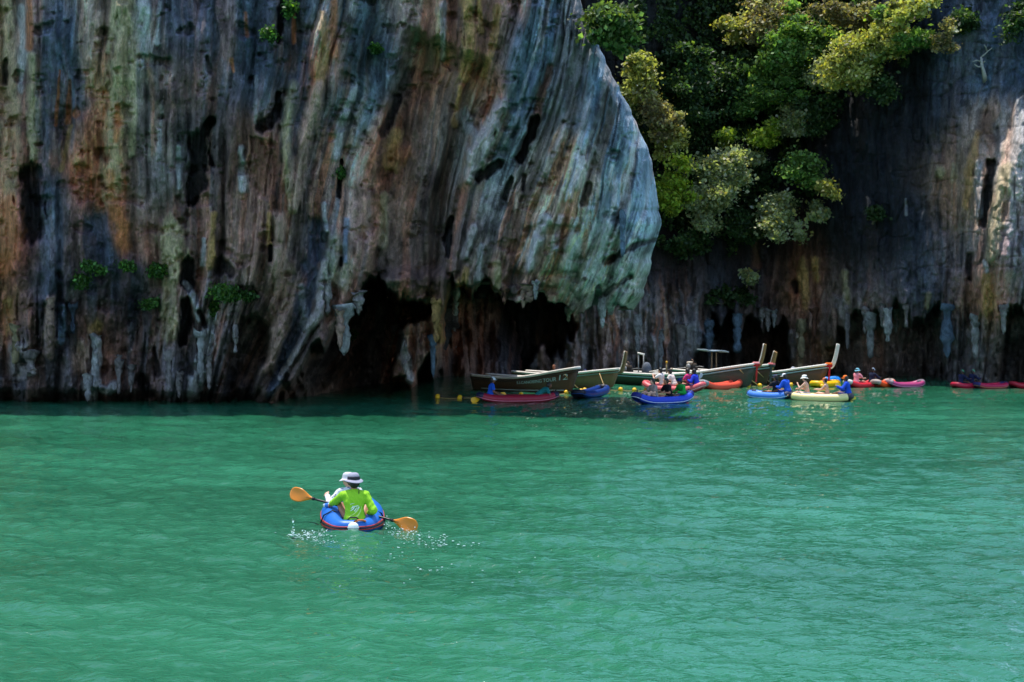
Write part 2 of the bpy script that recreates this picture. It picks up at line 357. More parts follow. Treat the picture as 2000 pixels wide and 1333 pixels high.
PENDANT = [(738,520),(880,520),(866,610),(866,668),(856,715),(845,742),(836,700),(818,730),(801,758),(788,735),(764,742),(774,700),(782,650),(800,628),(838,618),(848,600),(800,590),(760,560)]
NICHE = [(440,700),(452,650),(470,620),(500,610),(522,630),(530,690),(510,730),(490,792),(425,800),(432,760)]
RECESS = [(797,55),(900,95),(960,120),(985,185),(945,262),(918,300),(912,365),(905,430),(880,540),(735,540),(730,420),(742,285),(764,167)]

def flow_coord(px, py):
    """trace the streak direction up to a common row: points on one streak share the value"""
    g = rbf(*np.meshgrid(np.arange(-100, 1401, 50.0), np.arange(-100, 901, 50.0)), FLOW, 110, 110)[..., 0]
    x = px.copy(); y = py.copy()
    steps = 46
    dy = (y + 60) / steps
    for i in range(steps):
        gx = np.clip((x + 100) / 50, 0, 29.99); gy = np.clip((y + 100) / 50, 0, 19.99)
        ix = gx.astype(int); iy = gy.astype(int); fx = gx - ix; fy = gy - iy
        ix1 = np.minimum(ix + 1, g.shape[1] - 1); iy1 = np.minimum(iy + 1, g.shape[0] - 1)
        v = (g[iy, ix] * (1 - fx) + g[iy, ix1] * fx) * (1 - fy) + (g[iy1, ix] * (1 - fx) + g[iy1, ix1] * fx) * fy
        x = x - v * dy; y = y - dy
    return x

def streak_colour(base, c, px, py, s, amount=1.0):
    c = c + (fbm(px / 90, py / 110, s + 11, 3) - .5) * 22
    v = 0.42 * fbm(c / 46, py / 420, s + 1) + 0.20 * fbm(c / 17, py / 230, s + 2) + 0.10 * fbm(c / 5, py / 90, s + 3) + .28 * fbm(px / 34, py / 50, s + 4, 6, .6)
    v = np.clip((v - 0.5) * 2.5 * amount, -0.9, 1.1)
    col = base * (np.where(v < 0, np.exp(2.3 * v), np.exp(1.3 * v)))[..., None]
    o = sstep(.50, .64, fbm(c / 34 + 50, py / 420, s + 5)) * 0.75 * amount
    col = col * (1 - o[..., None]) + (col * np.array([1.5, 1.0, .76])) * o[..., None]
    o = sstep(.55, .7, fbm(c / 18 + 90, py / 380, s + 6)) * 0.5 * amount
    col = col * (1 - o[..., None]) + (col * np.array([.76, .92, 1.06])) * o[..., None]
    w = (.28 + .85 * sstep(900, 1040, px) * sstep(1500, 1300, px) + .5 * np.exp(-((px - 620) / 90) ** 2)) * sstep(.36, .60, fbm(px / 120, py / 150, s + 13, 3)) * 1.35 * amount
    hs = sstep(.535, .565, fbm(c / 8 + 33, py / 210, s + 8, 4)) * w
    col = col * (1 + .75 * hs[..., None])
    hs = sstep(.54, .57, fbm(c / 9 + 71, py / 170, s + 9, 4)) * np.minimum(w, 1)
    col = col * (1 - .42 * hs[..., None])
    hs = sstep(.56, .585, fbm(c / 16 + 11, py / 240, s + 10, 4)) * np.minimum(w, 1)
    col = col * (1 - hs[..., None]) + col * np.array([1.5, 1.02, .78]) * hs[..., None]
    pit = sstep(.66, .70, fbm(px / 11, py / 20, s + 12, 4)) * sstep(.5, .6, fbm(px / 90, py / 90, s + 14, 2))
    col = col * (1 - .5 * pit[..., None])
    d = sstep(.60, .74, fbm(c / 22 + 9, py / 60, s + 7, 5)) * .7
    return col * (1 - d[..., None] * .75)

def apply_strokes(col, px, py, strokes, seed):
    wob = (fbm(px / 9, py / 26, seed, 3) - .5) * 1.5
    rel = np.zeros(px.shape)
    for c, st, rl, soft, pts in strokes:
        m = stroke_mask(px, py, pts, soft, wob)
        a = alb(c)
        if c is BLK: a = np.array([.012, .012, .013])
        k = (m * st)[..., None]
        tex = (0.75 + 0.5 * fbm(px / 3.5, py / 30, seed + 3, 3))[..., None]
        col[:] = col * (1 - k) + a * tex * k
        rel += m * rl
    return rel

def left_depth(px, py, Z):
    """distance from the camera plane of the big left cliff"""
    Y = 54.4 + 0 * px
    up = sstep(800, 470, py)
    Y = Y - 2.2 * up
    Y += 1.6 * sstep(0, -900, px)
    Y -= 1.6 * np.exp(-((px - 1120) / 170) ** 2) * sstep(700, 420, py)            # the big overhanging buttress
    Y += 1.1 * (fbm(px / 260, py / 700, 11, 2) - .5) * 2
    Y += 0.26 * np.maximum(Z - 21, 0) + .01 * np.maximum(Z - 21, 0) ** 2
    return Y

def build_left():
    rows = np.concatenate([np.arange(838, -26, -1.9), -26 - np.geomspace(6, 1560, 52)])
    s_in = np.linspace(0, 1, 690)
    s_out = -np.geomspace(0.02, 1.0, 22)[::-1]
    rowsG, S = np.meshgrid(rows, np.concatenate([s_out, s_in]), indexing='ij')
    py = rowsG
    xe = np.interp(rows, EDGE_Y, EDGE_X)
    jag = (fbm(rows / 60, rows * 0, 71, 4, .5) - .5) * 26 * sstep(-60, 40, rows)
    xe = xe[:, None]
    px = np.where(S >= 0, -30 + S * (xe + 30), -30 + S * 1500) + jag[:, None] * np.clip((S - .93) / .07, 0, 1) ** 2
    c = flow_coord(np.clip(px, -95, 1390), np.clip(py, -59, 860)) + np.where(px < -95, px + 95, 0)
    Z0 = H - (py - HY) / F * 54
    Y = left_depth(px, py, Z0)
    # colour
    base = rbf(px, py, [(a, b, alb(q)) for a, b, q in LEFT_COL], 46, 60)
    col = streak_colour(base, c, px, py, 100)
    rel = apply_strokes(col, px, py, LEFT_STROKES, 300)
    # relief: flutes that follow the streaks, lumps, ledges
    low = sstep(480, 640, py)
    cw = c + (fbm(px / 90, py / 110, 111, 3) - .5) * 22
    fl = (np.abs(fbm(cw / 44, py / 420, 21, 3) - .5) * 2) ** .8
    rel += (fl - .3) * (.9 + .5 * low)
    rel += (fbm(c / 75, py / 600, 26, 3) - .5) * 2.6
    fl2 = np.abs(fbm(cw / 15, py / 130, 22, 3) - .5) * 2
    rel += (fl2 - .3) * (.22 + .35 * low)
    rel += (np.abs(fbm(c / 12, py / 300, 27, 3) - .5) * 2 - .3) * .55 * sstep(930, 1040, px) * (1 - low * .5)
    rel += (fbm(px / 26, py / 60, 23, 4) - .5) * (.5 + 1.1 * low)
    rel += (fbm(px / 7, py / 14, 24, 3) - .5) * (.16 + .30 * low)
    rel += (np.abs(fbm(cw / 7, py / 50, 28, 4) - .5) * 2 - .3) * .16
    led = fbm(px / 40, py / 30, 25, 4); rel -= sstep(.60, .80, led) * .45
    wx = (fbm(px / 22, py / 22, 31, 3) - .5) * 26; wy = (fbm(px / 22, py / 40, 32, 3) - .5) * 34
    Y += sstep(8, -22, poly_sdf(px + wx * .5, py + wy * .5, RECESS)) * 1.5
    # caves at the foot, their rims hung with ragged curtains
    wt = (fbm(px / 22, py / 160, 33, 3) - .5) * 70 + (fbm(px / 38, py / 90, 34, 2) - .5) * 40
    cd = poly_sdf(px + wx * .6, py + wy * .5 + wt, CAVE)
    dep = np.interp(px, [528, 600, 660, 720, 800, 900, 1000, 1100, 1300], [1.5, 5, 9, 14, 18, 23, 25, 25, 25])
    lower = sstep(610, 760, py)
    cave = sstep(5, -9, cd)
    rear = dep * (1.1 + .2 * (1 - lower)) * (1 - .2 * sstep(950, 1100, px)) + (fbm(px / 30, py / 55, 41, 4) - .5) * 5.0 * (1 - .9 * sstep(880, 990, px))
    rear = rear + 9 * sstep(955, 1015, px - .25 * (py - 600))
    pd = poly_sdf(px + wx * .45, py + wy * .5, PENDANT)
    pend = sstep(5, -6, pd)
    rear = rear * (1 - pend) + (2.2 + (fbm(px / 12, py / 24, 44, 3) - .5) * 2.0) * pend
    Y += cave * rear
    nd = poly_sdf(px + wx * .5, py + wy * .6, NICHE)
    Y += sstep(5, -12, nd) * (2.4 + (fbm(px / 16, py / 30, 45, 3) - .5) * 1.5)
    # tidal notch just above the water
    notch = sstep(758, 790, py + wy * .5 + wx * .3)
    Y += notch * 2.2 * sstep(620, 540, px)
    # wet, algae dark rock of the cave and the notch
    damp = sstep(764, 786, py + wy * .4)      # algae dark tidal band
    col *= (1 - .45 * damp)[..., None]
    Y -= rel
    # round the outer edge of the buttress off to the back
    ew = 26 + 50 * sstep(200, 460, py)
    e = np.clip((px - jag[:, None] - (xe - ew)) / ew, 0, 1)
    edge_on = sstep(640, 600, py)
    Y += (1 - np.sqrt(np.maximum(1 - e ** 2, 0))) * (2.5 + 4.5 * sstep(200, 460, py)) * edge_on
    X = (px - 1000) / F * Y; Z = H - (py - HY) / F * Y
    # wall of the far side of the buttress, going back into the hill
    tail = []
    for k, t in enumerate(np.linspace(0.5, 18, 14)):
        p = np.stack([X[:, -1] - t * 1.15 - .03 * t * t + .25 * np.sin(Z[:, -1] * 1.7 + k), Y[:, -1] + t, Z[:, -1]], -1)
        tail.append(p[:, None])
    P = np.concatenate([np.stack([X, Y, Z], -1)] + tail, 1)
    colf = np.concatenate([col] + [col[:, -1:]] * 14, 1)
    # close the top: plateau running back
    top = P[-1:].copy(); tops = []
    for t in (.5, 1.2, 2.2):
        q = top.copy(); q[..., 1] += t; q[..., 2] += t * .1; tops.append(q)
    P = np.concatenate([P] + tops, 0); colf = np.concatenate([colf] + [colf[-1:]] * 3, 0)
    n, mm, _ = P.shape
    idx = np.arange(n * mm).reshape(n, mm)
    f = np.stack([idx[:-1, :-1], idx[:-1, 1:], idx[1:, 1:], idx[1:, :-1]], -1).reshape(-1, 4)
    # behind the outer half of the overhang the passage is open to the far cliff
    gone = np.zeros((n, mm), bool)
    gone[:rows.size, :px.shape[1]] = (cave > .12) & (px + wx * .8 > 1000 + .25 * (py - 600)) & (pend < .2)
    kt = np.arange(15)[None]
    gone[:rows.size, px.shape[1] - 1:] = (cave[:, -1:] > .03) | (rows[:, None] > 612 - 14 * kt + 20 * fbm(kt * .7 + 0 * rows[:, None], rows[:, None] / 30, 47, 2))
    f = f[~gone.reshape(-1)[f].any(1)]
    me = mesh_np("cliff", P.reshape(-1, 3), f, True, ROCK)
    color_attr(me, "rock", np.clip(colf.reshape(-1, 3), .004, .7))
    o = link("cliff", me, label="tall overhanging limestone cliff streaked orange, slate and grey above a sea cave", cat="cliff", kind="structure")
    return o, (py, px, Y)
LEFT, LGRID = build_left()

def left_Y(px, py):
    r, x, Y = LGRID
    i = int(np.argmin(np.abs(r[:, 0] - py))); j = int(np.argmin(np.abs(x[i] - px)))
    return float(Y[i, j])

FAR_COL = [(1020,650,(44,46,48)),(1160,680,(80,82,84)),(1100,620,(36,38,38)),(1200,640,(84,84,84)),(1300,520,(42,45,52)),(1400,560,(44,49,58)),(1350,650,(74,78,84)),(1270,650,(74,77,80)),(1230,700,(62,64,68)),(1560,540,(104,76,54)),(1600,560,(84,80,80)),(1640,600,(80,76,72)),(1700,560,(60,64,72)),(1700,650,(86,84,84)),
 (1480,520,(46,50,58)),(1480,650,(50,52,56)),(1780,420,(32,42,52)),(1810,290,(34,44,54)),(1800,540,(48,56,66)),(1700,350,(34,44,54)),(1650,450,(40,47,56)),(1800,200,(34,45,57)),(1950,100,(44,60,75)),(1950,300,(104,94,82)),(1985,300,(100,112,116)),(1900,400,(88,80,68)),(1930,560,(100,80,60)),
 (1980,520,(76,86,98)),(1870,500,(58,64,70)),(1900,680,(72,76,80)),(1840,340,(84,78,66)),(1400,100,(30,38,40)),(1250,200,(32,40,44)),(1560,690,(74,66,58)),(1780,690,(56,54,52)),(1980,680,(50,52,54)),(1850,60,(40,54,68)),(1600,250,(34,42,50)),(1550,-200,(50,58,60)),(1900,-200,(60,68,72))]
FAR_STROKES = [
 (ORG,.75,.3,.5,[(1568,512,10),(1570,560,11),(1572,600,8)]),(ORG,.8,.3,.5,[(1592,510,10),(1595,545,9)]),(BRN,.7,.2,.5,[(1590,560,8),(1598,620,10)]),(TAN,.6,.2,.5,[(1650,535,7),(1655,590,6)]),(BLK,.8,-.6,.4,[(1552,555,6),(1556,570,5)]),
 (GRY,.7,.4,.5,[(1640,590,12),(1660,640,12)]),(TAN,.5,.3,.5,[(1565,640,9),(1560,720,7)]),(ORG,.75,.3,.5,[(1910,260,8),(1895,330,9),(1885,400,8)]),(PBL,.4,.3,.5,[(1992,200,8),(1985,330,12),(1975,450,10)]),(TAN,.7,.3,.5,[(1965,330,12),(1945,420,14),(1935,500,10)]),
 (BLK,.9,-.9,.35,[(1936,320,8),(1928,390,10),(1920,440,7)]),(PALE,.6,.3,.5,[(1912,320,6),(1910,420,8)]),(ORG,.8,.2,.4,[(1928,540,8),(1926,590,14),(1928,615,6)]),(BLK,.8,-.6,.4,[(1895,500,6),(1893,545,6)]),(PALE,.7,.2,.4,[(1922,510,3),(1928,530,4)]),
 (TAN,.7,.2,.5,[(1838,335,10)]),(TAN,.6,.2,.5,[(1862,325,7),(1860,350,6)]),(PALE,.4,.1,.5,[(1768,390,3),(1769,420,3)]),(BRN,.6,-.3,.5,[(1475,480,6),(1478,520,8)]),(SLT,.6,.2,.5,[(1368,655,12),(1388,690,8)]),(PALE,.6,.4,.5,[(1352,640,12),(1356,680,10)]),
 (BLU,.6,.3,.5,[(1384,660,5),(1386,690,4)]),(PALE,.5,.3,.5,[(1275,660,7),(1280,720,7)]),(PALE,.4,.2,.5,[(1320,650,8),(1316,720,6)]),(GRY,.6,.3,.5,[(1545,650,8),(1548,690,12)]),(TAN,.6,.2,.4,[(1812,575,5),(1812,600,5)]),(ORG,.4,.2,.6,[(1620,690,22)]),
]
FCAVES = [([(900,560),(1100,560),(1125,640),(1100,690),(1040,700),(1000,790),(860,790)], 11.0), ([(1392,640),(1430,630),(1440,640),(1450,628),(1470,610),(1500,622),(1530,645),(1545,690),(1550,760),(1390,760)], 9.0),
 ([(1640,655),(1690,640),(1720,620),(1760,605),(1800,600),(1832,612),(1842,660),(1846,770),(1600,770),(1620,700)], 4.5),
 ([(1955,610),(2010,590),(2120,600),(2120,770),(1940,770),(1948,690)], 4.0), ([(1335,740),(1350,690),(1376,700),(1392,760),(1330,770)], 3.0),([(1255,690),(1266,700),(1268,770),(1225,770),(1235,720)], 2.0)]

def build_far():
    rows = np.concatenate([np.arange(800, -30, -2.2), -30 - np.geomspace(4, 120, 16)])
    cols = np.concatenate([np.arange(800, 960, 12.0), np.arange(960, 1110, 4.0), np.arange(1110, 2040, 2.2), 2040 + np.geomspace(8, 300, 30)])
    py, px = np.meshgrid(rows, cols, indexing='ij')
    yb = np.interp(px, [800, 1100, 1230, 1400, 1560, 1680, 1760, 1900, 2000, 2200, 3500], [80, 80, 80, 84, 83, 78, 74, 71.5, 70, 69, 60])
    Z = H - (py - HY) / F * yb
    Y = yb - .03 * np.maximum(Z - 4, 0)
    Y -= 1.6 * sstep(780, 560, py) * sstep(60, 420, py)
    # pale buttress on the right
    bx = np.interp(py, [0, 200, 330, 450, 600, 760], [2060, 1965, 1905, 1880, 1868, 1850])
    Y -= 2.6 * sstep(0, 70, px - bx) * sstep(720, 600, py)
    Y += 1.4 * (fbm(px / 150, py / 300, 511, 3) - .5) * 2
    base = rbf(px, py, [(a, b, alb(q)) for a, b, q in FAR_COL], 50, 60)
    base *= (1 - .80 * sstep(610, 480, py) * sstep(1880, 1800, px + .1 * py))[..., None]  # upper wall colour darkened: lichen-dark rock with its shade painted in
    tilt = -.12 * sstep(1820, 1900, px) * py
    c = px - tilt
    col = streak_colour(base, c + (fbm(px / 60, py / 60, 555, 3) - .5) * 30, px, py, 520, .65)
    rel = apply_strokes(col, px, py, FAR_STROKES, 540)
    low = sstep(500, 640, py)
    rel += ((np.abs(fbm(c / 20, py / 240, 521, 3) - .5) * 2) - .3) * (.5 + .9 * low)
    rel += ((np.abs(fbm(c / 8, py / 80, 522, 3) - .5) * 2) - .3) * (.3 + .4 * low)
    rel += (fbm(px / 24, py / 70, 523, 4) - .5) * (.7 + 1.4 * low)
    rel += (fbm(px / 6, py / 10, 524, 3) - .5) * (.22 + .35 * low)
    # blocky joints of the dark upper wall
    j = np.abs(fbm(px / 34, py / 120, 525, 2) - .5); rel -= (1 - sstep(0, .05, j)) * .22 * (1 - low)
    j = np.abs(fbm(px / 70, py / 34, 526, 2) - .5); rel -= (1 - sstep(0, .05, j)) * .12 * (1 - low)
    wx = (fbm(px / 20, py / 20, 531, 3) - .5) * 26; wy = (fbm(px / 16, py / 40, 532, 3) - .5) * 46
    wt = (fbm(px / 17, py / 160, 535, 3) - .5) * 80 + (fbm(px / 30, py / 90, 536, 2) - .5) * 40
    for poly, d in FCAVES:
        k = sstep(4, -9, poly_sdf(px + wx * .6, py + wy * .4 + wt, poly))
        Y += k * (d + (fbm(px / 22, py / 40, 533, 3) - .5) * 2)
    Y -= rel
    X = (px - 1000) / F * Y; Zr = H - (py - HY) / F * Y
    Zr = np.where(Zr > 0, Zr * (1 - .9 * sstep(2070, 2260, px)), Zr)      # the headland runs out beyond the frame
    Y = Y + 10 * sstep(2100, 2330, px)
    P = np.stack([(px - 1000) / F * Y, Y, Zr], -1)
    top = P[-1:]; tops = []
    for t in (3, 10, 40):
        q = top.copy(); q[..., 1] += t; q[..., 2] += t * .25 * (1 - sstep(2070, 2260, cols))[None]; tops.append(q)
    P = np.concatenate([P] + tops, 0); col = np.concatenate([col] + [col[-1:]] * 3, 0)
    n, mm, _ = P.shape
    idx = np.arange(n * mm).reshape(n, mm)
    f = np.stack([idx[:-1, :-1], idx[:-1, 1:], idx[1:, 1:], idx[1:, :-1]], -1).reshape(-1, 4)
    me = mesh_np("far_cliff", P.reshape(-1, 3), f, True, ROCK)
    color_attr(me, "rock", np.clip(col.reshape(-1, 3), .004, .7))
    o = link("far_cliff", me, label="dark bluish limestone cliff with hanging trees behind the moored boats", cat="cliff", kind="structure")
    return o, (py, px, Y)
FAR, FGRID = build_far()
def far_Y(px, py):
    r, x, Y = FGRID
    return float(Y[int(np.argmin(np.abs(r[:, 0] - py))), int(np.argmin(np.abs(x[0] - px)))])
# ------------------------------------------------------------------ stalactites: parts of the cliffs
def lathe_rock(top, length, r0, r1, rgb, seed, lean=(0, 0)):
    n, k = 14, 9
    rng = np.random.default_rng(seed)
    V = []
    for i in range(n + 1):
        t = i / n
        r = r0 + (r1 - r0) * t ** .8
        r *= (1 + .18 * math.sin(t * 9 + seed) + .2 * rng.normal()) * (1 if i < n else .25) * (1.2 - .2 * min(1, t * 3))
        for j in range(k):
            a = 2 * math.pi * j / k
            rr = r * (1 + .28 * float(vn(np.array(j * .9 + seed), np.array(t * 5.0), seed)) - .14)
            V.append((top[0] + lean[0] * t + rr * math.cos(a), top[1] + lean[1] * t + rr * math.sin(a), top[2] - length * t + .05 * rng.normal()))
    Fc = [[i * k + j, i * k + (j + 1) % k, (i + 1) * k + (j + 1) % k, (i + 1) * k + j] for i in range(n) for j in range(k)]
    me = mesh_np("stalactite", V, Fc, True, ROCK)
    c = np.array([alb(rgb) * (.30 + .45 * rng.random()) for _ in V])
    color_attr(me, "rock", c)
    return me
# (x, y top, y bottom, half width top, half width tip, colour, depth offset in front of the rock at its top)
LST = [(672,600,692,17,7,WHT,.5),(664,612,680,10,5,PNK,.7),(700,575,612,14,6,GRY,.4),(852,590,668,10,5,ORG,.6),(889,566,618,8,5,PALE,.7),(886,612,684,7,5,GRY,.7),(1034,560,590,13,6,PNK,.6),(1022,566,600,7,3,PNK,.6),(1046,556,584,6,4,WHT,.6),
 (640,560,612,9,4,GRY,.3),(1216,420,502,6,4,BLU,.9),(800,690,762,12,3,PALE,.6),(770,640,700,8,3,GRY,.5),(846,660,735,8,3,BLU,.5),(1148,596,632,8,4,GRY,.4),(1176,590,640,10,4,PALE,.4),(1110,606,628,7,3,GRN,.4),(930,566,590,6,3,BRN,.4),(985,570,592,7,3,BRN,.4),
 (186,660,756,8,6,WHT,.7),(122,600,668,9,6,BLU,.5),(98,590,660,8,5,PNK,.4),(232,700,768,8,3,GRY,.5),(150,690,735,12,6,PNK,.4),(330,690,764,9,4,GRY,.4),(392,650,740,10,5,PALE,.5),(424,622,700,7,4,PALE,.5),(408,700,760,8,4,GRY,.5),(460,640,690,6,3,GRY,.4),(540,690,740,8,3,GRY,.3),
 (60,690,735,14,6,GRY,.4),(30,640,710,10,6,TAN,.4),(290,640,700,7,3,SLT,.3),(256,720,765,8,3,GRY,.4),(350,730,775,9,4,GRY,.4),(205,735,775,10,5,WHT,.6),(172,738,782,9,4,WHT,.6),(142,600,650,6,3,SLT,.3),(166,590,640,5,3,TAN,.3)]
for i, (x, y0, y1, w0, w1, c, off) in enumerate(LST):
    if i % 3 == 2 and i > 9: continue
    Y = left_Y(x, y0 - 4) - off * .6
    p = atY(x, y0 - 6, Y)
    link("stalactite", lathe_rock(p, (y1 - y0 + 6) / F * Y, w0 / F * Y, w1 / F * Y, c, 900 + i), LEFT)
FST = [(1700,618,700,11,6,PALE,.5),(1714,670,700,8,6,PNK,.6),(1734,608,668,10,5,WHT,.5),(1724,600,640,8,4,GRY,.4),(1655,620,680,5,3,GRY,.5),(1690,606,650,7,4,GRY,.4),(1440,618,690,9,6,BLU,.6),(1500,610,648,9,3,GRY,.5),(1488,606,632,8,3,GRY,.4),(1512,612,640,6,3,PALE,.5),
 (1385,630,690,9,6,BLU,.5),(1352,622,690,12,5,PALE,.5),(1330,640,720,9,4,GRY,.4),(1310,640,700,7,4,GRY,.4),(1290,650,720,8,4,PALE,.4),(1270,640,700,9,4,GRY,.4),(1245,620,690,8,4,PALE,.5),(1226,650,710,7,3,GRY,.4),(1565,630,700,9,6,TAN,.5),(1545,640,690,7,4,GRY,.4),(1590,610,660,8,3,BRN,.4),
 (1610,600,650,9,4,GRY,.4),(1630,610,660,7,3,PNK,.4),(1680,600,640,7,3,TAN,.4),(1770,600,640,6,3,GRY,.4),(1800,598,640,7,3,BRN,.4),(1850,600,700,12,8,BLU,.5),(1870,640,720,11,6,GRY,.4),(1905,620,700,9,5,PALE,.4),(1930,610,690,8,4,ORG,.4),(1960,600,650,8,3,GRY,.4),(1985,590,640,9,4,WHT,.4),(1750,610,650,6,3,PALE,.4),(1420,622,645,8,3,GRY,.4)]
for i, (x, y0, y1, w0, w1, c, off) in enumerate(FST):
    if i % 2 == 1 and i > 9: continue
    Y = far_Y(x, y0 - 4) - off * .6
    p = atY(x, y0 - 6, Y)
    link("stalactite", lathe_rock(p, (y1 - y0 + 6) / F * Y, w0 / F * Y, w1 / F * Y, c, 950 + i), FAR)

# ------------------------------------------------------------------ vegetation
def leaf_material():
    m = bpy.data.materials.new("foliage"); m.use_nodes = True
    nt = m.node_tree; nt.nodes.clear(); L = nt.links
    out = nt.nodes.new("ShaderNodeOutputMaterial")
    at = nt.nodes.new("ShaderNodeAttribute"); at.attribute_name = "leaf"
    df = nt.nodes.new("ShaderNodeBsdfPrincipled"); df.inputs["Roughness"].default_value = 0.5; df.inputs["Specular IOR Level"].default_value = .35
    tr = nt.nodes.new("ShaderNodeBsdfTranslucent")
    g = nt.nodes.new("ShaderNodeVectorMath"); g.operation = 'MULTIPLY'; g.inputs[1].default_value = (1.5, 1.6, .6)
    mx = nt.nodes.new("ShaderNodeMixShader"); mx.inputs[0].default_value = 0.42
    L.new(at.outputs["Color"], df.inputs["Base Color"]); L.new(at.outputs["Color"], g.inputs[0]); L.new(g.outputs[0], tr.inputs["Color"])
    L.new(df.outputs[0], mx.inputs[1]); L.new(tr.outputs[0], mx.inputs[2]); L.new(mx.outputs[0], out.inputs[0])
    return m
LEAF = leaf_material()
BARK = simple("bark", (0.17, 0.14, 0.11), rough=.85, var=.4, scale=9, bump=.02, bscale=25)
DEADBARK = simple("dead_bark", (0.42, 0.41, 0.38), rough=.85, var=.3, scale=9, bump=.01)

def leaves(centres, size, rgb, rng, droop=.3, var=.35):
    n = len(centres)
    d = rng.normal(size=(n, 3)); d[:, 2] -= droop; d /= np.linalg.norm(d, axis=1)[:, None]
    u = rng.normal(size=(n, 3)); u[:, 2] += 1.0
    u -= (u * d).sum(1)[:, None] * d; u /= np.linalg.norm(u, axis=1)[:, None]
    s = np.cross(d, u)
    L = size * (.4 + 1.2 * rng.random(n) ** 1.5)[:, None]; Wd = L * .36
    a = centres - d * L * .5; b = centres + s * Wd + u * L * .06; c = centres + d * L * .5; e = centres - s * Wd + u * L * .06
    V = np.stack([a, b, c, e], 1).reshape(-1, 3)
    f = np.arange(4 * n).reshape(n, 4)
    col = np.array(rgb)[None] * np.exp(rng.normal(0, var, n))[:, None]
    yl = rng.random(n) < .12
    col[yl] *= np.array([1.5, 1.15, .7])
    return V, f, np.repeat(col, 4, 0)

def tube(path, radii, k=6):
    """tapered tube along a path"""
    path = np.asarray(path, float); n = len(path)
    t = np.gradient(path, axis=0); t /= np.linalg.norm(t, axis=1)[:, None] + 1e-9
    up = np.array([0, 0, 1.0]) if abs(t[0][2]) < .9 else np.array([1.0, 0, 0])
    V = []
    for p, d, r in zip(path, t, radii):
        s = np.cross(d, up); s /= np.linalg.norm(s) + 1e-9; u = np.cross(s, d)
        for j in range(k):
            a = 2 * math.pi * j / k
            V.append(p + r * (math.cos(a) * s + math.sin(a) * u))
    Fc = [[i * k + j, i * k + (j + 1) % k, (i + 1) * k + (j + 1) % k, (i + 1) * k + j] for i in range(n - 1) for j in range(k)]
    V.append(path[0]); V.append(path[-1])
    a, b = len(V) - 2, len(V) - 1
    Fc += [[(j + 1) % k, j, a, a] for j in range(k)] + [[(n - 1) * k + j, (n - 1) * k + (j + 1) % k, b, b] for j in range(k)]
    return np.array(V), Fc

def merge(parts):
    V = []; Fc = []; o = 0
    for v, f in parts:
        V.append(np.asarray(v, float)); Fc += [[i + o for i in q] for q in f]; o += len(v)
    return np.concatenate(V), Fc

def mesh_any(name, V, Fc, mat=None, smooth=True):
    me = bpy.data.meshes.new(name)
    fc = []
    for q in Fc:
        r = []
        for i in q:
            if i not in r: r.append(i)
        if len(r) > 2: fc.append(r)
    me.from_pydata([tuple(map(float, p)) for p in V], [], fc)
    me.polygons.foreach_set("use_smooth", np.full(len(me.polygons), smooth, dtype=bool))
    me.update()
    if mat: me.materials.append(mat)
    return me

def limbs(root, tips, r, rng):
    parts = []
    root = np.array(root)
    for tp in tips:
        tp = np.array(tp); n = 6
        mid = (root + tp) / 2 + np.array([0, -.1, -.25]) * np.linalg.norm(tp - root)
        P = [(1 - t) ** 2 * root + 2 * t * (1 - t) * mid + t * t * tp + rng.normal(0, .03, 3) for t in np.linspace(0, 1, n)]
        parts.append(tube(P, np.linspace(r, r * .25, n), 5))
    return merge(parts)

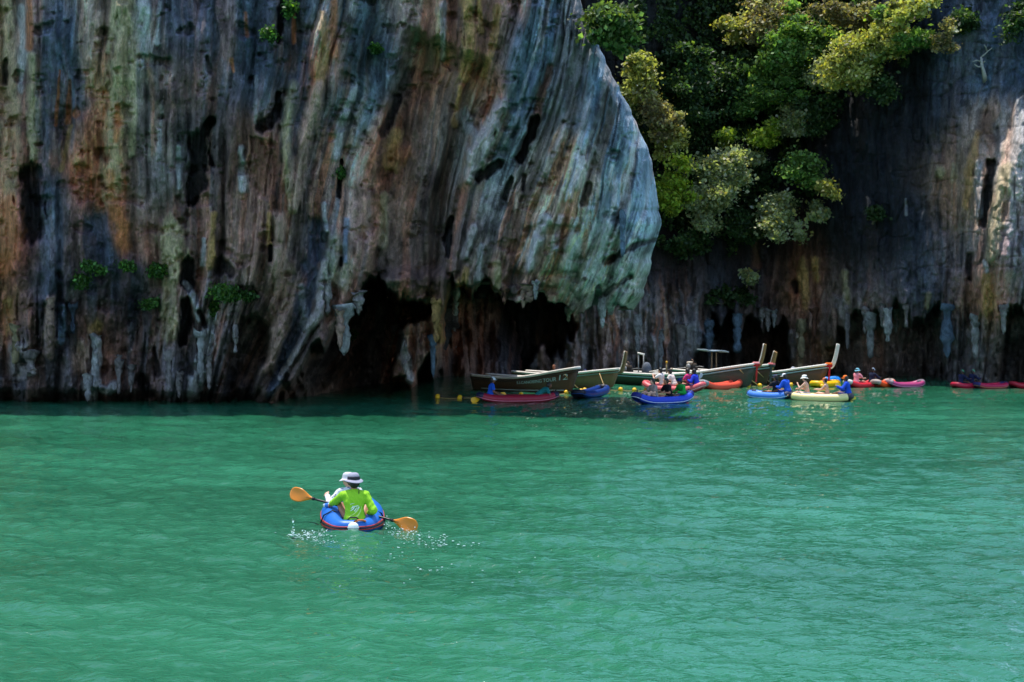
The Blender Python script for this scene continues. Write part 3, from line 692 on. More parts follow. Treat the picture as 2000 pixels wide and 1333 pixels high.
def tree(px, py, rx, ry, rgb, label, grp, seed, off=2.0, dens=1.0, Yat=None, name="tree", size=.20, holes=.25, cat="tree"):
    """a tree rooted in the rock: trunk and limbs growing out and up from the wall, crown of leaf clumps"""
    rng = np.random.default_rng(seed)
    Y0 = Yat if Yat else far_Y(px, py + ry)
    Yc = Y0 - off
    c = np.array(atY(px, py, Yc)); ax = rx / F * Yc; az = ry / F * Yc; ay = min(max(ax, az) * .8, off * .9 + .3)
    base = np.array(atY(px + rng.normal(0, rx * .2), py + ry * .85, Y0 + .3))
    o = link(name, None, None, label, cat, grp, loc=base)
    rx *= 1.12; ry *= 1.12; nb = max(12, int(26 * (rx * ry) / 1800 + 9))
    # ragged crown: a few main boughs, each with clumps strung along it and a drooping tip
    nbo = max(3, nb // 5); bo = rng.normal(0, .48, (nbo, 3)); cl = []
    for i in range(nb):
        b = bo[i % nbo]; t = .45 + .75 * rng.random()
        cl.append(b * t + rng.normal(0, .20, 3) + np.array([0, 0, -.28 * t * t + .12]))
    cl = np.clip(np.array(cl), -1.15, 1.15); cen = c + cl * np.array([ax, ay, az])
    rad = (.10 + .34 * rng.random(nb) ** 1.4) * min(ax, az) + .10
    N = int(dens * 620 * nb / 10 * max(.5, min(ax, az)))
    pts = []; tint = []
    for q, r in zip(cen, rad):
        k = int(N / nb * 4.2)
        d = rng.normal(size=(k, 3)); d /= np.linalg.norm(d, axis=1)[:, None]
        d *= (rng.random(k) ** .45 * np.where(rng.random(k) < .28, 1.2 + 1.1 * rng.random(k), 1.0))[:, None]
        d[:, 2] *= .72
        p = q + d * r * np.array([1.25, 1.25, 1.0])
        keep = rng.random(k) > holes
        pts.append(p[keep]); tint.append(np.full(int(keep.sum()), math.exp(rng.normal(0, .32))))
    pts = np.concatenate(pts); tint = np.concatenate(tint)
    V, f, col = leaves(pts - base, size, rgb, rng)
    col = col * np.repeat(tint, 4)[:, None]
    me = mesh_np("crown", V, f, False, LEAF); color_attr(me, "leaf", np.clip(col, .004, .5))
    link("crown", me, o)
    fork = base + (c - base) * .45
    tr = tube([base - base, (fork - base) * .5 + rng.normal(0, .06, 3), fork - base], [.09 + .03 * ax, .075 + .02 * ax, .06 + .01 * ax], 7)
    lm = limbs(fork - base, [q - base for q in cen[:min(nb, 9)]], .05 + .01 * ax, rng)
    V, Fc = merge([tr, lm])
    link("trunk", mesh_any("trunk", V, Fc, BARK), o)
    return o

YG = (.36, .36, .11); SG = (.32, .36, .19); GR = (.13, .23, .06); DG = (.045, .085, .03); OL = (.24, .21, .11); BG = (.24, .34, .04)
G1 = "trees rooted in the far cliff wall"
TREES = [
 (1185,50,44,58,(.075, .115, .035),"dark leafy tree crowding the upper edge of the streaked overhang",3,1.5,1.0),
 (1262,160,34,48,YG,"golden green tree growing out beside the upper overhang edge",4,2.2,1.0),
 (1282,232,36,42,OL,"grey brown twiggy tree between two golden trees at the overhang edge",5,2.2,.7),
 (1306,268,32,32,YG,"small golden tree hanging below the twiggy grey one",6,2.4,.9),
 (1318,372,36,52,BG,"bright lime green tree next to the blue grey overhang",7,2.6,1.0),
 (1398,335,50,46,SG,"big pale sage tree beside the lime green tree",8,3.2,1.2),
 (1372,395,44,42,SG,"sage tree hanging directly under the big pale sage tree",9,3.0,1.1),
 (1440,42,38,26,YG,"flat topped yellow green tree high in the dark gully",10,2.6,1.0),
 (1502,38,52,46,OL,"olive brown tree at the head of the gully",11,3.0,1.1),
 (1548,92,46,88,GR,"tall mid green tree trailing down the gully wall",12,3.0,1.2),
 (1655,24,66,28,OL,"wide olive crown spreading along the top of the far cliff",13,3.0,1.1),
 (1790,18,44,24,YG,"pale tree at the cliff top near the bare dark wall",14,2.8,1.0),
 (1742,30,34,24,GR,"rounded green tree beside the pale tree on the cliff top",15,2.8,1.0),
 (1672,112,72,52,YG,"largest sunlit yellow green tree leaning out over the dark wall",16,3.6,1.3),
 (1735,82,38,34,YG,"bright yellow crown touching the largest sunlit tree",17,3.4,1.1),
 (1612,140,34,30,SG,"low sage branch end under the largest sunlit tree",18,3.0,1.0),
 (1785,76,42,26,GR,"deep green tree below the cliff top pale tree",19,2.6,1.0),
 (1728,176,30,40,DG,"dark shaded tree hanging under the largest sunlit tree",20,1.8,1.0),
 (1846,70,20,24,OL,"thin orange leaved shrub on the bare dark wall",21,2.0,.6),
 (1470,208,46,20,GR,"flat green branch tree in the middle of the gully",22,2.8,.9),
 (1490,262,32,30,BG,"small lime tree in the middle of the gully",23,3.0,1.0),
 (1540,240,30,36,SG,"silvery tree right of the small lime gully tree",24,3.0,.9),
 (1480,302,32,22,SG,"sage sapling below the small lime gully tree",25,2.6,.9),
 (1572,330,44,40,GR,"fresh green tree on the gully's lower right rim",26,3.2,1.1),
 (1608,364,20,20,YG,"little round yellow shrub at the end of the lower right rim",27,3.0,1.0),
 (1525,412,36,46,SG,"sage tree hanging lowest on the gully rim",28,3.0,1.0),
 (1500,150,44,40,GR,"leafy green tree between the dark gully tree and the tall trailing tree",41,2.8,1.1),
 (1425,270,26,22,BG,"small bright green shrub above the big pale sage tree",42,2.4,1.0),
 (1600,70,36,34,GR,"green tree under the wide olive crown",43,2.8,1.0),
 (1590,400,26,24,SG,"pale shrub between the round yellow shrub and the lowest sage tree",44,2.6,.9),
 (1245,120,22,26,YG,"small golden sapling at the shoulder of the overhang",45,2.2,1.0),
 (1474,542,14,28,SG,"thin sage sapling alone on the wall above the caves",29,2.4,.8),
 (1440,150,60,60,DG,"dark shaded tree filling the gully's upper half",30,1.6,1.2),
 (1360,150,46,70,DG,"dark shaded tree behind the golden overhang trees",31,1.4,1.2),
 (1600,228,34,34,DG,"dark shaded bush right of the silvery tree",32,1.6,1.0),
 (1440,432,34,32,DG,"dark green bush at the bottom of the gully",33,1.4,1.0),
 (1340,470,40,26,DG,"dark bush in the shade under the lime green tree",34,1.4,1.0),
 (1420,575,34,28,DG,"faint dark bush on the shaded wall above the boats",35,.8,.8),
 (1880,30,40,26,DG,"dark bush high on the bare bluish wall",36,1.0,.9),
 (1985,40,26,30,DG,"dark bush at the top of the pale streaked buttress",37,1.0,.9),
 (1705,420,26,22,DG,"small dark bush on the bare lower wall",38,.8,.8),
]
for x, y, rx, ry, c, lb, sd, off, dn in TREES:
    ya = left_Y(x - 20, y + 60) + 1.0 if x < 1200 else None
    tree(x, y, rx, ry, c, lb, G1, 4000 + sd, off, dn, Yat=ya)

# shaded ground cover that clothes the gully wall
def ground_cover():
    rng = np.random.default_rng(77)
    pts = []; cols = []
    N = 0
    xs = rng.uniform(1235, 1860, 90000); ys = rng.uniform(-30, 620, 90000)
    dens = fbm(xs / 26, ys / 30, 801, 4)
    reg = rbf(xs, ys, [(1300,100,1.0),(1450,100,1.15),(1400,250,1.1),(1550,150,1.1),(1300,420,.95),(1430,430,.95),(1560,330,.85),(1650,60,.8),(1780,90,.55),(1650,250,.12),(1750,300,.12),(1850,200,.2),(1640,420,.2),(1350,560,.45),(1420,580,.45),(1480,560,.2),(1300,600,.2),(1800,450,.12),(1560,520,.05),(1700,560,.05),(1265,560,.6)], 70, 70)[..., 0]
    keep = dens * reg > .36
    xs, ys = xs[keep], ys[keep]
    r, gx, Yg = FGRID
    i = np.searchsorted(-r[:, 0], -ys).clip(0, len(r) - 1); j = np.searchsorted(gx[0], xs).clip(0, gx.shape[1] - 1)
    Y = Yg[i, j] - rng.random(len(xs)) ** 2 * 1.0
    P = np.stack([(xs - 1000) / F * Y, Y, H - (ys - HY) / F * Y], -1)
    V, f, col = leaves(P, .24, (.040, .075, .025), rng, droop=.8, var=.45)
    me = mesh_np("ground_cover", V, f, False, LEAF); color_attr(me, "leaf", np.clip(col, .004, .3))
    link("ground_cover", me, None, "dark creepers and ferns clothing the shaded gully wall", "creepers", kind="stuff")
ground_cover()

G2 = "small shrubs growing on the streaked cliff"
SHRUBS = [(168,517,26,10,"spreading fern tuft on the slate grey rock"),(160,545,8,13,"narrow fern hanging below the spreading tuft"),(246,521,11,9,"small round fern right of the spreading tuft"),(304,525,14,12,"fern at the edge of the brown pillar's foot"),
 (293,592,11,15,"drooping fern below the brown pillar"),(436,566,32,20,"largest fern bush beside the dark hollow"),(485,578,12,12,"fern right of the largest bush"),(418,600,10,14,"fern trailing under the largest bush"),
 (524,66,8,7,"tiny plant beside the black crevice"),(568,14,10,14,"plant at the top of the black crevice"),(684,650,7,10,"plant clinging to the white stalactite"),(662,335,6,10,"leaf tuft on the pale blue rib"),(732,95,5,8,"leaf tuft by the orange scar in the slate rib")]
for i, (x, y, rx, ry, lb) in enumerate(SHRUBS):
    tree(x, y, rx, ry, (.05, .12, .025), lb, G2, 4200 + i, .45, 1.6, Yat=left_Y(x, y) + .05, name="fern", size=.12, holes=.2, cat="fern")

# dead tree on the bare wall
def dead_tree():
    Y = far_Y(1922, 160) - .5
    P = lambda x, y, d=0: np.array(atY(x, y, Y - d))
    base = P(1924, 160)
    o = link("dead_tree", None, None, "bare bleached dead tree on the dark right hand wall", "tree", loc=base)
    tr = [P(1924,160,-.5) - base, P(1922,145) - base, P(1918,128) - base, P(1916,112) - base]
    link("trunk", mesh_any("trunk", *tube(tr, [.13, .11, .08, .06], 7), DEADBARK), o)
    for path in ([(1916,112),(1924,106),(1930,100),(1938,94)], [(1928,101),(1925,92),(1922,88)], [(1918,122),(1908,118),(1900,121)], [(1919,130),(1910,131),(1903,126)], [(1920,124),(1923,120),(1924,121)]):
        q = [P(x, y, .12 * k) - base for k, (x, y) in enumerate(path)]
        link("branch", mesh_any("branch", *tube(q, np.linspace(.05, .02, len(q)), 5), DEADBARK), o)
dead_tree()
# ------------------------------------------------------------------ bodies: one continuous surface from blended volumes
def surface_net(sdf, lo, hi, h):
    lo = np.array(lo, float); hi = np.array(hi, float)
    n = np.ceil((hi - lo) / h).astype(int) + 2
    ax = [lo[i] - h * .5 + h * np.arange(n[i]) for i in range(3)]
    G = np.stack(np.meshgrid(*ax, indexing='ij'), -1)
    D = sdf(G.reshape(-1, 3)).reshape(n)
    ins = D < 0
    cs = tuple(n - 1)
    cnt = np.zeros(cs); acc = np.zeros(cs + (3,))
    cor = [(i, j, k) for i in (0, 1) for j in (0, 1) for k in (0, 1)]
    sl = lambda c: tuple(slice(c[a], c[a] + cs[a]) for a in range(3))
    for a in range(3):
        for c in cor:
            if c[a]: continue
            e = list(c); e[a] = 1
            d0, d1 = D[sl(c)], D[sl(e)]
            x = (d0 < 0) != (d1 < 0)
            t = np.where(x, d0 / (d0 - d1 + 1e-12), 0)
            cnt += x
            for b in range(3):
                acc[..., b] += np.where(x, (c[b] + t) if b == a else c[b], 0)
    on = cnt > 0
    idx = np.full(cs, -1); idx[on] = np.arange(on.sum())
    cell = np.stack(np.nonzero(on), -1)
    V = np.array([ax[i][0] for i in range(3)]) + h * (cell + acc[on] / cnt[on][:, None])
    Q = []
    for a in range(3):
        b, c = (a + 1) % 3, (a + 2) % 3
        s0 = [slice(0, None)] * 3; s0[a] = slice(0, n[a] - 1); s1 = [slice(0, None)] * 3; s1[a] = slice(1, n[a])
        x = ins[tuple(s0)] != ins[tuple(s1)]
        P = np.stack(np.nonzero(x), -1)
        P = P[(P[:, b] > 0) & (P[:, c] > 0) & (P[:, b] < cs[b]) & (P[:, c] < cs[c])]
        fl = ins[tuple(P.T)]
        def at(db, dc):
            q = P.copy(); q[:, b] += db; q[:, c] += dc
            return idx[tuple(q.T)]
        q = np.stack([at(-1, -1), at(0, -1), at(0, 0), at(-1, 0)], -1)
        q[~fl] = q[~fl][:, ::-1]
        Q.append(q)
    Q = np.concatenate(Q)
    Q = Q[(Q >= 0).all(1)]
    return V, Q

def sdf_of(prims, infl=0.0, k=.025, cut=None):
    def f(P):
        D = np.full(len(P), 9.0)
        for pr in prims:
            if pr[0] == 'e':      # ellipsoid: centre, radii, rotation
                _, c, r, R = pr[:4]
                q = (P - c) @ R
                r2 = np.array(r) + infl
                k0 = np.linalg.norm(q / r2, axis=1); k1 = np.linalg.norm(q / r2 ** 2, axis=1) + 1e-9
                d = k0 * (k0 - 1) / k1
            else:                 # tapered limb
                _, a, b, r1, r2 = pr[:5]
                a = np.array(a); b = np.array(b); ab = b - a
                t = np.clip(((P - a) @ ab) / (ab @ ab + 1e-12), 0, 1)
                d = np.linalg.norm(P - a - t[:, None] * ab, axis=1) - (r1 + (r2 - r1) * t) - infl
            hh = np.clip(.5 + .5 * (D - d) / k, 0, 1)
            D = D * (1 - hh) + d * hh - k * hh * (1 - hh)
        if cut is not None: D = np.maximum(D, cut(P))
        return D
    return f

def solid(name, prims, h, mat, parent, infl=0.0, k=.025, cut=None, wrinkle=0):
    pts = []
    for p in prims:
        if p[0] == 'e': pts += [np.array(p[1]) - max(p[2]) - infl, np.array(p[1]) + max(p[2]) + infl]
        else:
            r = max(p[3], p[4]) + infl
            pts += [np.array(p[1]) - r, np.array(p[1]) + r, np.array(p[2]) - r, np.array(p[2]) + r]
    pts = np.array(pts)
    f0 = sdf_of(prims, infl, k, cut)
    if wrinkle:
        f = lambda P: f0(P) + wrinkle * (np.sin(P[:, 2] * 60 + 9 * np.sin(P[:, 0] * 9)) * .5 + np.sin(P[:, 0] * 42 + P[:, 2] * 30 + 3 * np.sin(P[:, 1] * 20)) * .5)
    else: f = f0
    V, Q = surface_net(f, pts.min(0) - h * 2, pts.max(0) + h * 2, h)
    me = mesh_np(name, V, Q, True, mat)
    return link(name, me, parent)

def rotz(a): return np.array([[math.cos(a), -math.sin(a), 0], [math.sin(a), math.cos(a), 0], [0, 0, 1]])
def rotx(a): return np.array([[1, 0, 0], [0, math.cos(a), -math.sin(a)], [0, math.sin(a), math.cos(a)]])

def ik(s, t, l1, l2, pole):
    s = np.array(s, float); t = np.array(t, float); d = t - s; L = np.linalg.norm(d)
    if L > (l1 + l2) * .995: t = s + d / L * (l1 + l2) * .995; d = t - s; L = np.linalg.norm(d)
    d /= L
    a = (l1 * l1 - l2 * l2 + L * L) / (2 * L)
    hh = math.sqrt(max(l1 * l1 - a * a, 1e-6))
    p = np.array(pole, float); p -= (p @ d) * d; p /= np.linalg.norm(p) + 1e-9
    return s + d * a + p * hh, t

def lathe(profile, k=20, cx=0.0, cy=0.0, sx=1.0, sy=1.0):
    V = []; n = len(profile)
    for r, z in profile:
        for j in range(k):
            a = 2 * math.pi * j / k
            V.append((cx + r * sx * math.cos(a), cy + r * sy * math.sin(a), z))
    Fc = [[i * k + j, i * k + (j + 1) % k, (i + 1) * k + (j + 1) % k, (i + 1) * k + j] for i in range(n - 1) for j in range(k)]
    return np.array(V), Fc

SKIN = {"light": lin((214, 164, 138)), "tan": lin((170, 112, 82)), "brown": lin((120, 78, 56))}
SKINM = {k: simple("skin_" + k, v, rough=.5, var=.08, scale=14, sss=.08) for k, v in SKIN.items()}
HAIRM = simple("dark_hair", (.018, .014, .012), rough=.4, var=.4, scale=30, bump=.01, bscale=60)

def hand_prims(wrist, direction, palm_n, thumb_side, s, curl):
    """palm, four unequal bent fingers and a thumb"""
    d = np.array(direction, float); d /= np.linalg.norm(d)
    n = np.array(palm_n, float); n -= (n @ d) * d; n /= np.linalg.norm(n) + 1e-9
    w = np.cross(d, n) * thumb_side
    P = []
    wrist = np.array(wrist)
    for o in (-.025, 0, .025):
        P.append(('c', wrist + w * o * s * .7, wrist + d * .075 * s + w * o * s, .017 * s, .014 * s))
    for i, (o, L) in enumerate([(.033, .068), (.011, .078), (-.011, .072), (-.033, .056)]):
        a = wrist + d * .085 * s + w * o * s
        c1 = curl; b = a + (d * math.cos(c1) + n * math.sin(c1)) * L * .5 * s
        c2 = curl * 2.1; e = b + (d * math.cos(c2) + n * math.sin(c2)) * L * .45 * s
        P += [('c', a - d * .015 * s, b, .0095 * s, .009 * s), ('c', b, e, .009 * s, .0075 * s)]
    a = wrist + d * .025 * s + w * .03 * s
    b = a + (d * .6 + w * .7 + n * .3) * .04 * s; e = b + (d * .5 + n * .9) * .035 * s
    P += [('c', a, b, .012 * s, .010 * s), ('c', b, e, .010 * s, .008 * s)]
    return P

def person(label, loc, yaw, lean=.1, side=0.0, skin="light", shirt=None, shorts=(40, 44, 60), hat=None, hair=True, hands=None, head_yaw=0.0, head_pitch=0.0, legs="forward", s=1.0, h=.022, sleeve="long", group=None, fine=False, shirt_mat=None, bend=.12, long_hair=False, poles=None):
    """seated figure, local frame: faces +Y, x to its right; loc is the seat point under the pelvis"""
    o = link("person", None, None, label, "person", group, loc=loc)
    o.rotation_euler = (0, 0, yaw)
    fw = lambda a: np.array([math.sin(side) * math.cos(a), math.sin(a), math.cos(a) * math.cos(side)])
    pel = np.array([0, 0, .10]) * s
    u1 = fw(lean); u2 = fw(lean + bend)
    waist = pel + u1 * .17 * s; chest = waist + u2 * .20 * s; neck = chest + u2 * .13 * s
    X = np.array([1.0, 0, 0])
    R0 = rotx(-lean); R1 = rotx(-(lean + bend))
    torso = [('e', pel + u1 * .02 * s, np.array([.165, .115, .12]) * s, R0), ('e', waist, np.array([.142, .10, .16]) * s, R0), ('e', chest, np.array([.168, .112, .17]) * s, R1),
             ('c', neck - X * .125 * s - u2 * .035 * s, neck + X * .125 * s - u2 * .035 * s, .058 * s, .058 * s), ('c', neck - u2 * .05 * s, neck + u2 * .03 * s, .075 * s, .052 * s)]
    hu = fw(lean * .3 - head_pitch)
    hd0 = neck + u2 * .055 * s; hc = hd0 + hu * .125 * s + np.array([0, .018, 0]) * s
    Rh = rotz(head_yaw) @ rotx(head_pitch)
    hv = lambda v: hc + Rh @ (np.array(v, float) * s)
    head = [('c', neck, hd0 + hu * .05 * s, .052 * s, .05 * s), ('e', hv((0, -.008, .02)), np.array([.077, .097, .095]) * s, Rh), ('e', hv((0, .022, -.045)), np.array([.058, .07, .075]) * s, Rh),
            ('c', hv((0, .088, .005)), hv((0, .104, -.022)), .011 * s, .016 * s), ('c', hv((-.03, .074, -.062)), hv((.03, .074, -.062)), .012 * s, .012 * s),
            ('e', hv((.078, -.005, -.005)), np.array([.012, .022, .034]) * s, Rh), ('e', hv((-.078, -.005, -.005)), np.array([.012, .022, .034]) * s, Rh)]
    arms = []; handp = []; sleeves = []
    hands = hands or [(-.18, .42, .30), (.18, .42, .30)]
    for sd, tgt in zip((-1, 1), hands):
        sh = neck + X * sd * .185 * s - u2 * .045 * s
        pole = np.array((sd * .8, -.3, -.9)) if poles is None else np.array(poles[0 if sd < 0 else 1], float)
        el, wr = ik(sh, np.array(tgt), .285 * s, .255 * s, pole)
        arms += [('c', sh, el, .052 * s, .041 * s), ('c', el, wr, .041 * s, .027 * s)]
        fr = (wr - el) / np.linalg.norm(wr - el)
        pn = np.array([-sd * .5, .2, -.8])
        handp += hand_prims(wr, fr, pn, -sd, s, .7) if fine else [('c', wr, wr + fr * .07 * s, .032 * s, .03 * s), ('c', wr + fr * .06 * s, wr + fr * .12 * s - np.array([0, 0, .03]) * s, .026 * s, .017 * s), ('c', wr + fr * .03 * s, wr + fr * .07 * s + X * -sd * .04 * s, .014 * s, .011 * s)]
        if sleeve == "long": sleeves += [('c', sh, el, .054 * s, .046 * s), ('c', el, wr - fr * .03 * s, .046 * s, .034 * s)]
        else: sleeves += [('c', sh, sh + (el - sh) * .55, .055 * s, .052 * s)]
    legp = []; shortp = []
    for sd in (-1, 1):
        hip = pel + X * sd * .09 * s + np.array([0, .02, -.01]) * s
        if legs == "forward": foot = np.array([sd * .13, .80, .03]) * s; pole = (sd * .35, 0, 1)
        elif legs == "bent": foot = np.array([sd * .15, .55, .02]) * s; pole = (sd * .3, 0, 1)
        else: foot = np.array([sd * .30, .30, .02]) * s; pole = (sd * 1.0, .3, .4)
        kn, an = ik(hip, foot, .42 * s, .40 * s, pole)
        legp += [('c', hip, kn, .083 * s, .056 * s), ('c', kn, kn + (an - kn) * .35, .055 * s, .056 * s), ('c', kn + (an - kn) * .35, an, .056 * s, .037 * s), ('c', an, an + np.array([sd * .02, .13, .06]) * s, .038 * s, .026 * s)]
        shortp += [('c', hip, hip + (kn - hip) * .75, .088 * s, .072 * s)]
    solid("body", torso + head + arms + handp + legp, h, SKINM[skin], o, 0, .022 * s)
    if shirt:
        hem = lambda P: (pel[2] - .06 * s) - P[:, 2]
        sm = shirt_mat or paint(shirt, rough=.85, var=.1, scale=20, spec=.2)
        hp = pel + u1 * .02 * s
        skirt = [('e', hp + u1 * .03 * s, np.array([.172, .122, .13]) * s, R0)]
        solid("shirt", torso[1:4] + skirt + [('c', neck - u2 * .05 * s, neck - u2 * .005 * s, .075 * s, .058 * s)] + sleeves, h * .9, sm, o, .014 * s + h * .35, .03 * s, hem, wrinkle=.004 if fine else .003)
    if shorts:
        top = lambda P: P[:, 2] - (pel[2] + .09 * s)
        solid("shorts", [torso[0]] + shortp, h, paint(shorts, rough=.85, var=.15, scale=12, spec=.2), o, .012 * s + h * .3, .03 * s, top)
    Rz = np.array(Rh)
    def headmesh(name, V, Fc, mat, off=(0, 0, 0)):
        Vw = (np.asarray(V) * s + np.array(off) * s) @ Rz.T + hc
        return link(name, mesh_any(name, Vw, Fc, mat), o)
    if hair:
        hp = [('e', hv((0, -.018, .03)), np.array([.084, .10, .095]) * s, Rh), ('e', hv((0, -.05, -.03)), np.array([.074, .06, .08]) * s, Rh)]
        if long_hair: hp.append(('c', hv((0, -.075, -.03)), hv((.0, -.10, -.22)), .06 * s, .03 * s))
        hcut = lambda P: ((P - hc) @ Rh)[:, 1] - (.045 + .9 * np.maximum(((P - hc) @ Rh)[:, 2] - .03, 0)) * s
        solid("hair", hp, h * .8, HAIRM, o, .004 + h * .2, .02 * s, hcut)
    if hat:
        kind, rgb = hat
        hm = paint(rgb, rough=.85, var=.12, scale=25, spec=.2)
        if kind == "bucket":
            crown = lathe([(.001, .145), (.05, .142), (.082, .125), (.096, .09), (.104, .03), (.107, .024)], 26, sx=.96, sy=1.12)
            ho = headmesh("hat_crown", *crown, hm)
            brim = lathe([(.106, .030), (.132, .018), (.158, -.002), (.160, -.008), (.132, .010), (.106, .022)], 30, sx=.98, sy=1.1)
            Vb = brim[0]; Vb[:, 2] += .016 * np.sin(np.arctan2(Vb[:, 1], Vb[:, 0]) * 2 + 1.1) * (np.hypot(Vb[:, 0], Vb[:, 1]) > .12)
            headmesh("hat_brim", Vb, brim[1], hm)
        elif kind == "band":
            pass
        else:
            crown = lathe([(.001, .135), (.045, .13), (.078, .108), (.095, .06), (.099, .015), (.096, .012)], 22, sx=.93, sy=1.12)
            headmesh("cap_crown", *crown, hm)
            V = []; n = 12
            for i in range(n + 1):
                a = math.pi * (i / n) 
                for r, z in ((.09, .022), (.09 + .085 * math.sin(a) ** .6, .008), (.09 + .085 * math.sin(a) ** .6, .004), (.09, .014)):
                    V.append((r * math.cos(a) * .93, r * math.sin(a) * 1.15, z))
            Fc = [[i * 4 + j, i * 4 + (j + 1) % 4, (i + 1) * 4 + (j + 1) % 4, (i + 1) * 4 + j] for i in range(n) for j in range(4)]
            headmesh("cap_peak", V, Fc, hm)
    o["_hc"] = [float(v) for v in hc]
    return o, headmesh, hv

def eyes(headmesh):
    m = paint((20, 16, 14), rough=.2)
    for sx in (-.03, .03):
        prof = [(.001, .012), (.008, .009), (.011, 0), (.008, -.008), (.001, -.011)]
        V, Fc = lathe(prof, 10); headmesh("eye", V + np.array([sx, .083, .012]), Fc, m)

# ------------------------------------------------------------------ paddles
def paddle(label, a, b, blade_rgb, shaft_rgb, blade_l=.46, blade_w=.105, face=(0, -1, .15), r=.016, group=None):
    """double bladed paddle between two blade tips a and b"""
    a = np.array(a, float); b = np.array(b, float); mid = (a + b) / 2; L = np.linalg.norm(b - a); d = (b - a) / L
    o = link("paddle", None, None, label, "paddle", group, loc=mid)
    link("shaft", mesh_any("shaft", *tube([d * t for t in np.linspace(-L / 2 + blade_l * .72, L / 2 - blade_l * .72, 9)], [r] * 9, 10), paint(shaft_rgb, rough=.35)), o)
    n = np.array(face, float); n -= (n @ d) * d; n /= np.linalg.norm(n); w = np.cross(d, n)
    bm = paint(blade_rgb, rough=.38, spec=.5, var=.1, scale=9)
    for sg in (-1, 1):
        V = []; N = 18; K = 12
        for i in range(N + 1):
            t = i / N
            wd = (.016 + (blade_w - .016) * (sstep(0, .62, np.array(t))) * (1 if t < .72 else math.sqrt(max(1 - ((t - .72) / .28) ** 2, .02)))) 
            wd = float(wd); th = float(.016 * (1 - t) ** 1.6 + .004)
            for j in range(K):
                aa = 2 * math.pi * j / K
                spoon = .045 * (t - .4) ** 2 - .02 * (math.cos(aa) * wd / blade_w) ** 2
                V.append(sg * d * (L / 2 - blade_l * (1 - t)) + w * wd * math.cos(aa) + n * (th * math.sin(aa) - spoon + (.006 * (1 - t) if abs(math.cos(aa)) < .3 else 0)))
        Fc = [[i * K + j, i * K + (j + 1) % K, (i + 1) * K + (j + 1) % K, (i + 1) * K + j] for i in range(N) for j in range(K)] + [list(range(K))[::-1], [N * K + j for j in range(K)]]
        bo = link("blade", mesh_any("blade", V, Fc, bm), o)
        collar = tube([sg * d * (L / 2 - blade_l * 1.02), sg * d * (L / 2 - blade_l * .94)], [r * 1.45, r * 1.45], 10)
        link("collar", mesh_any("collar", *collar, paint((20, 20, 22), rough=.5)), bo)
    return o

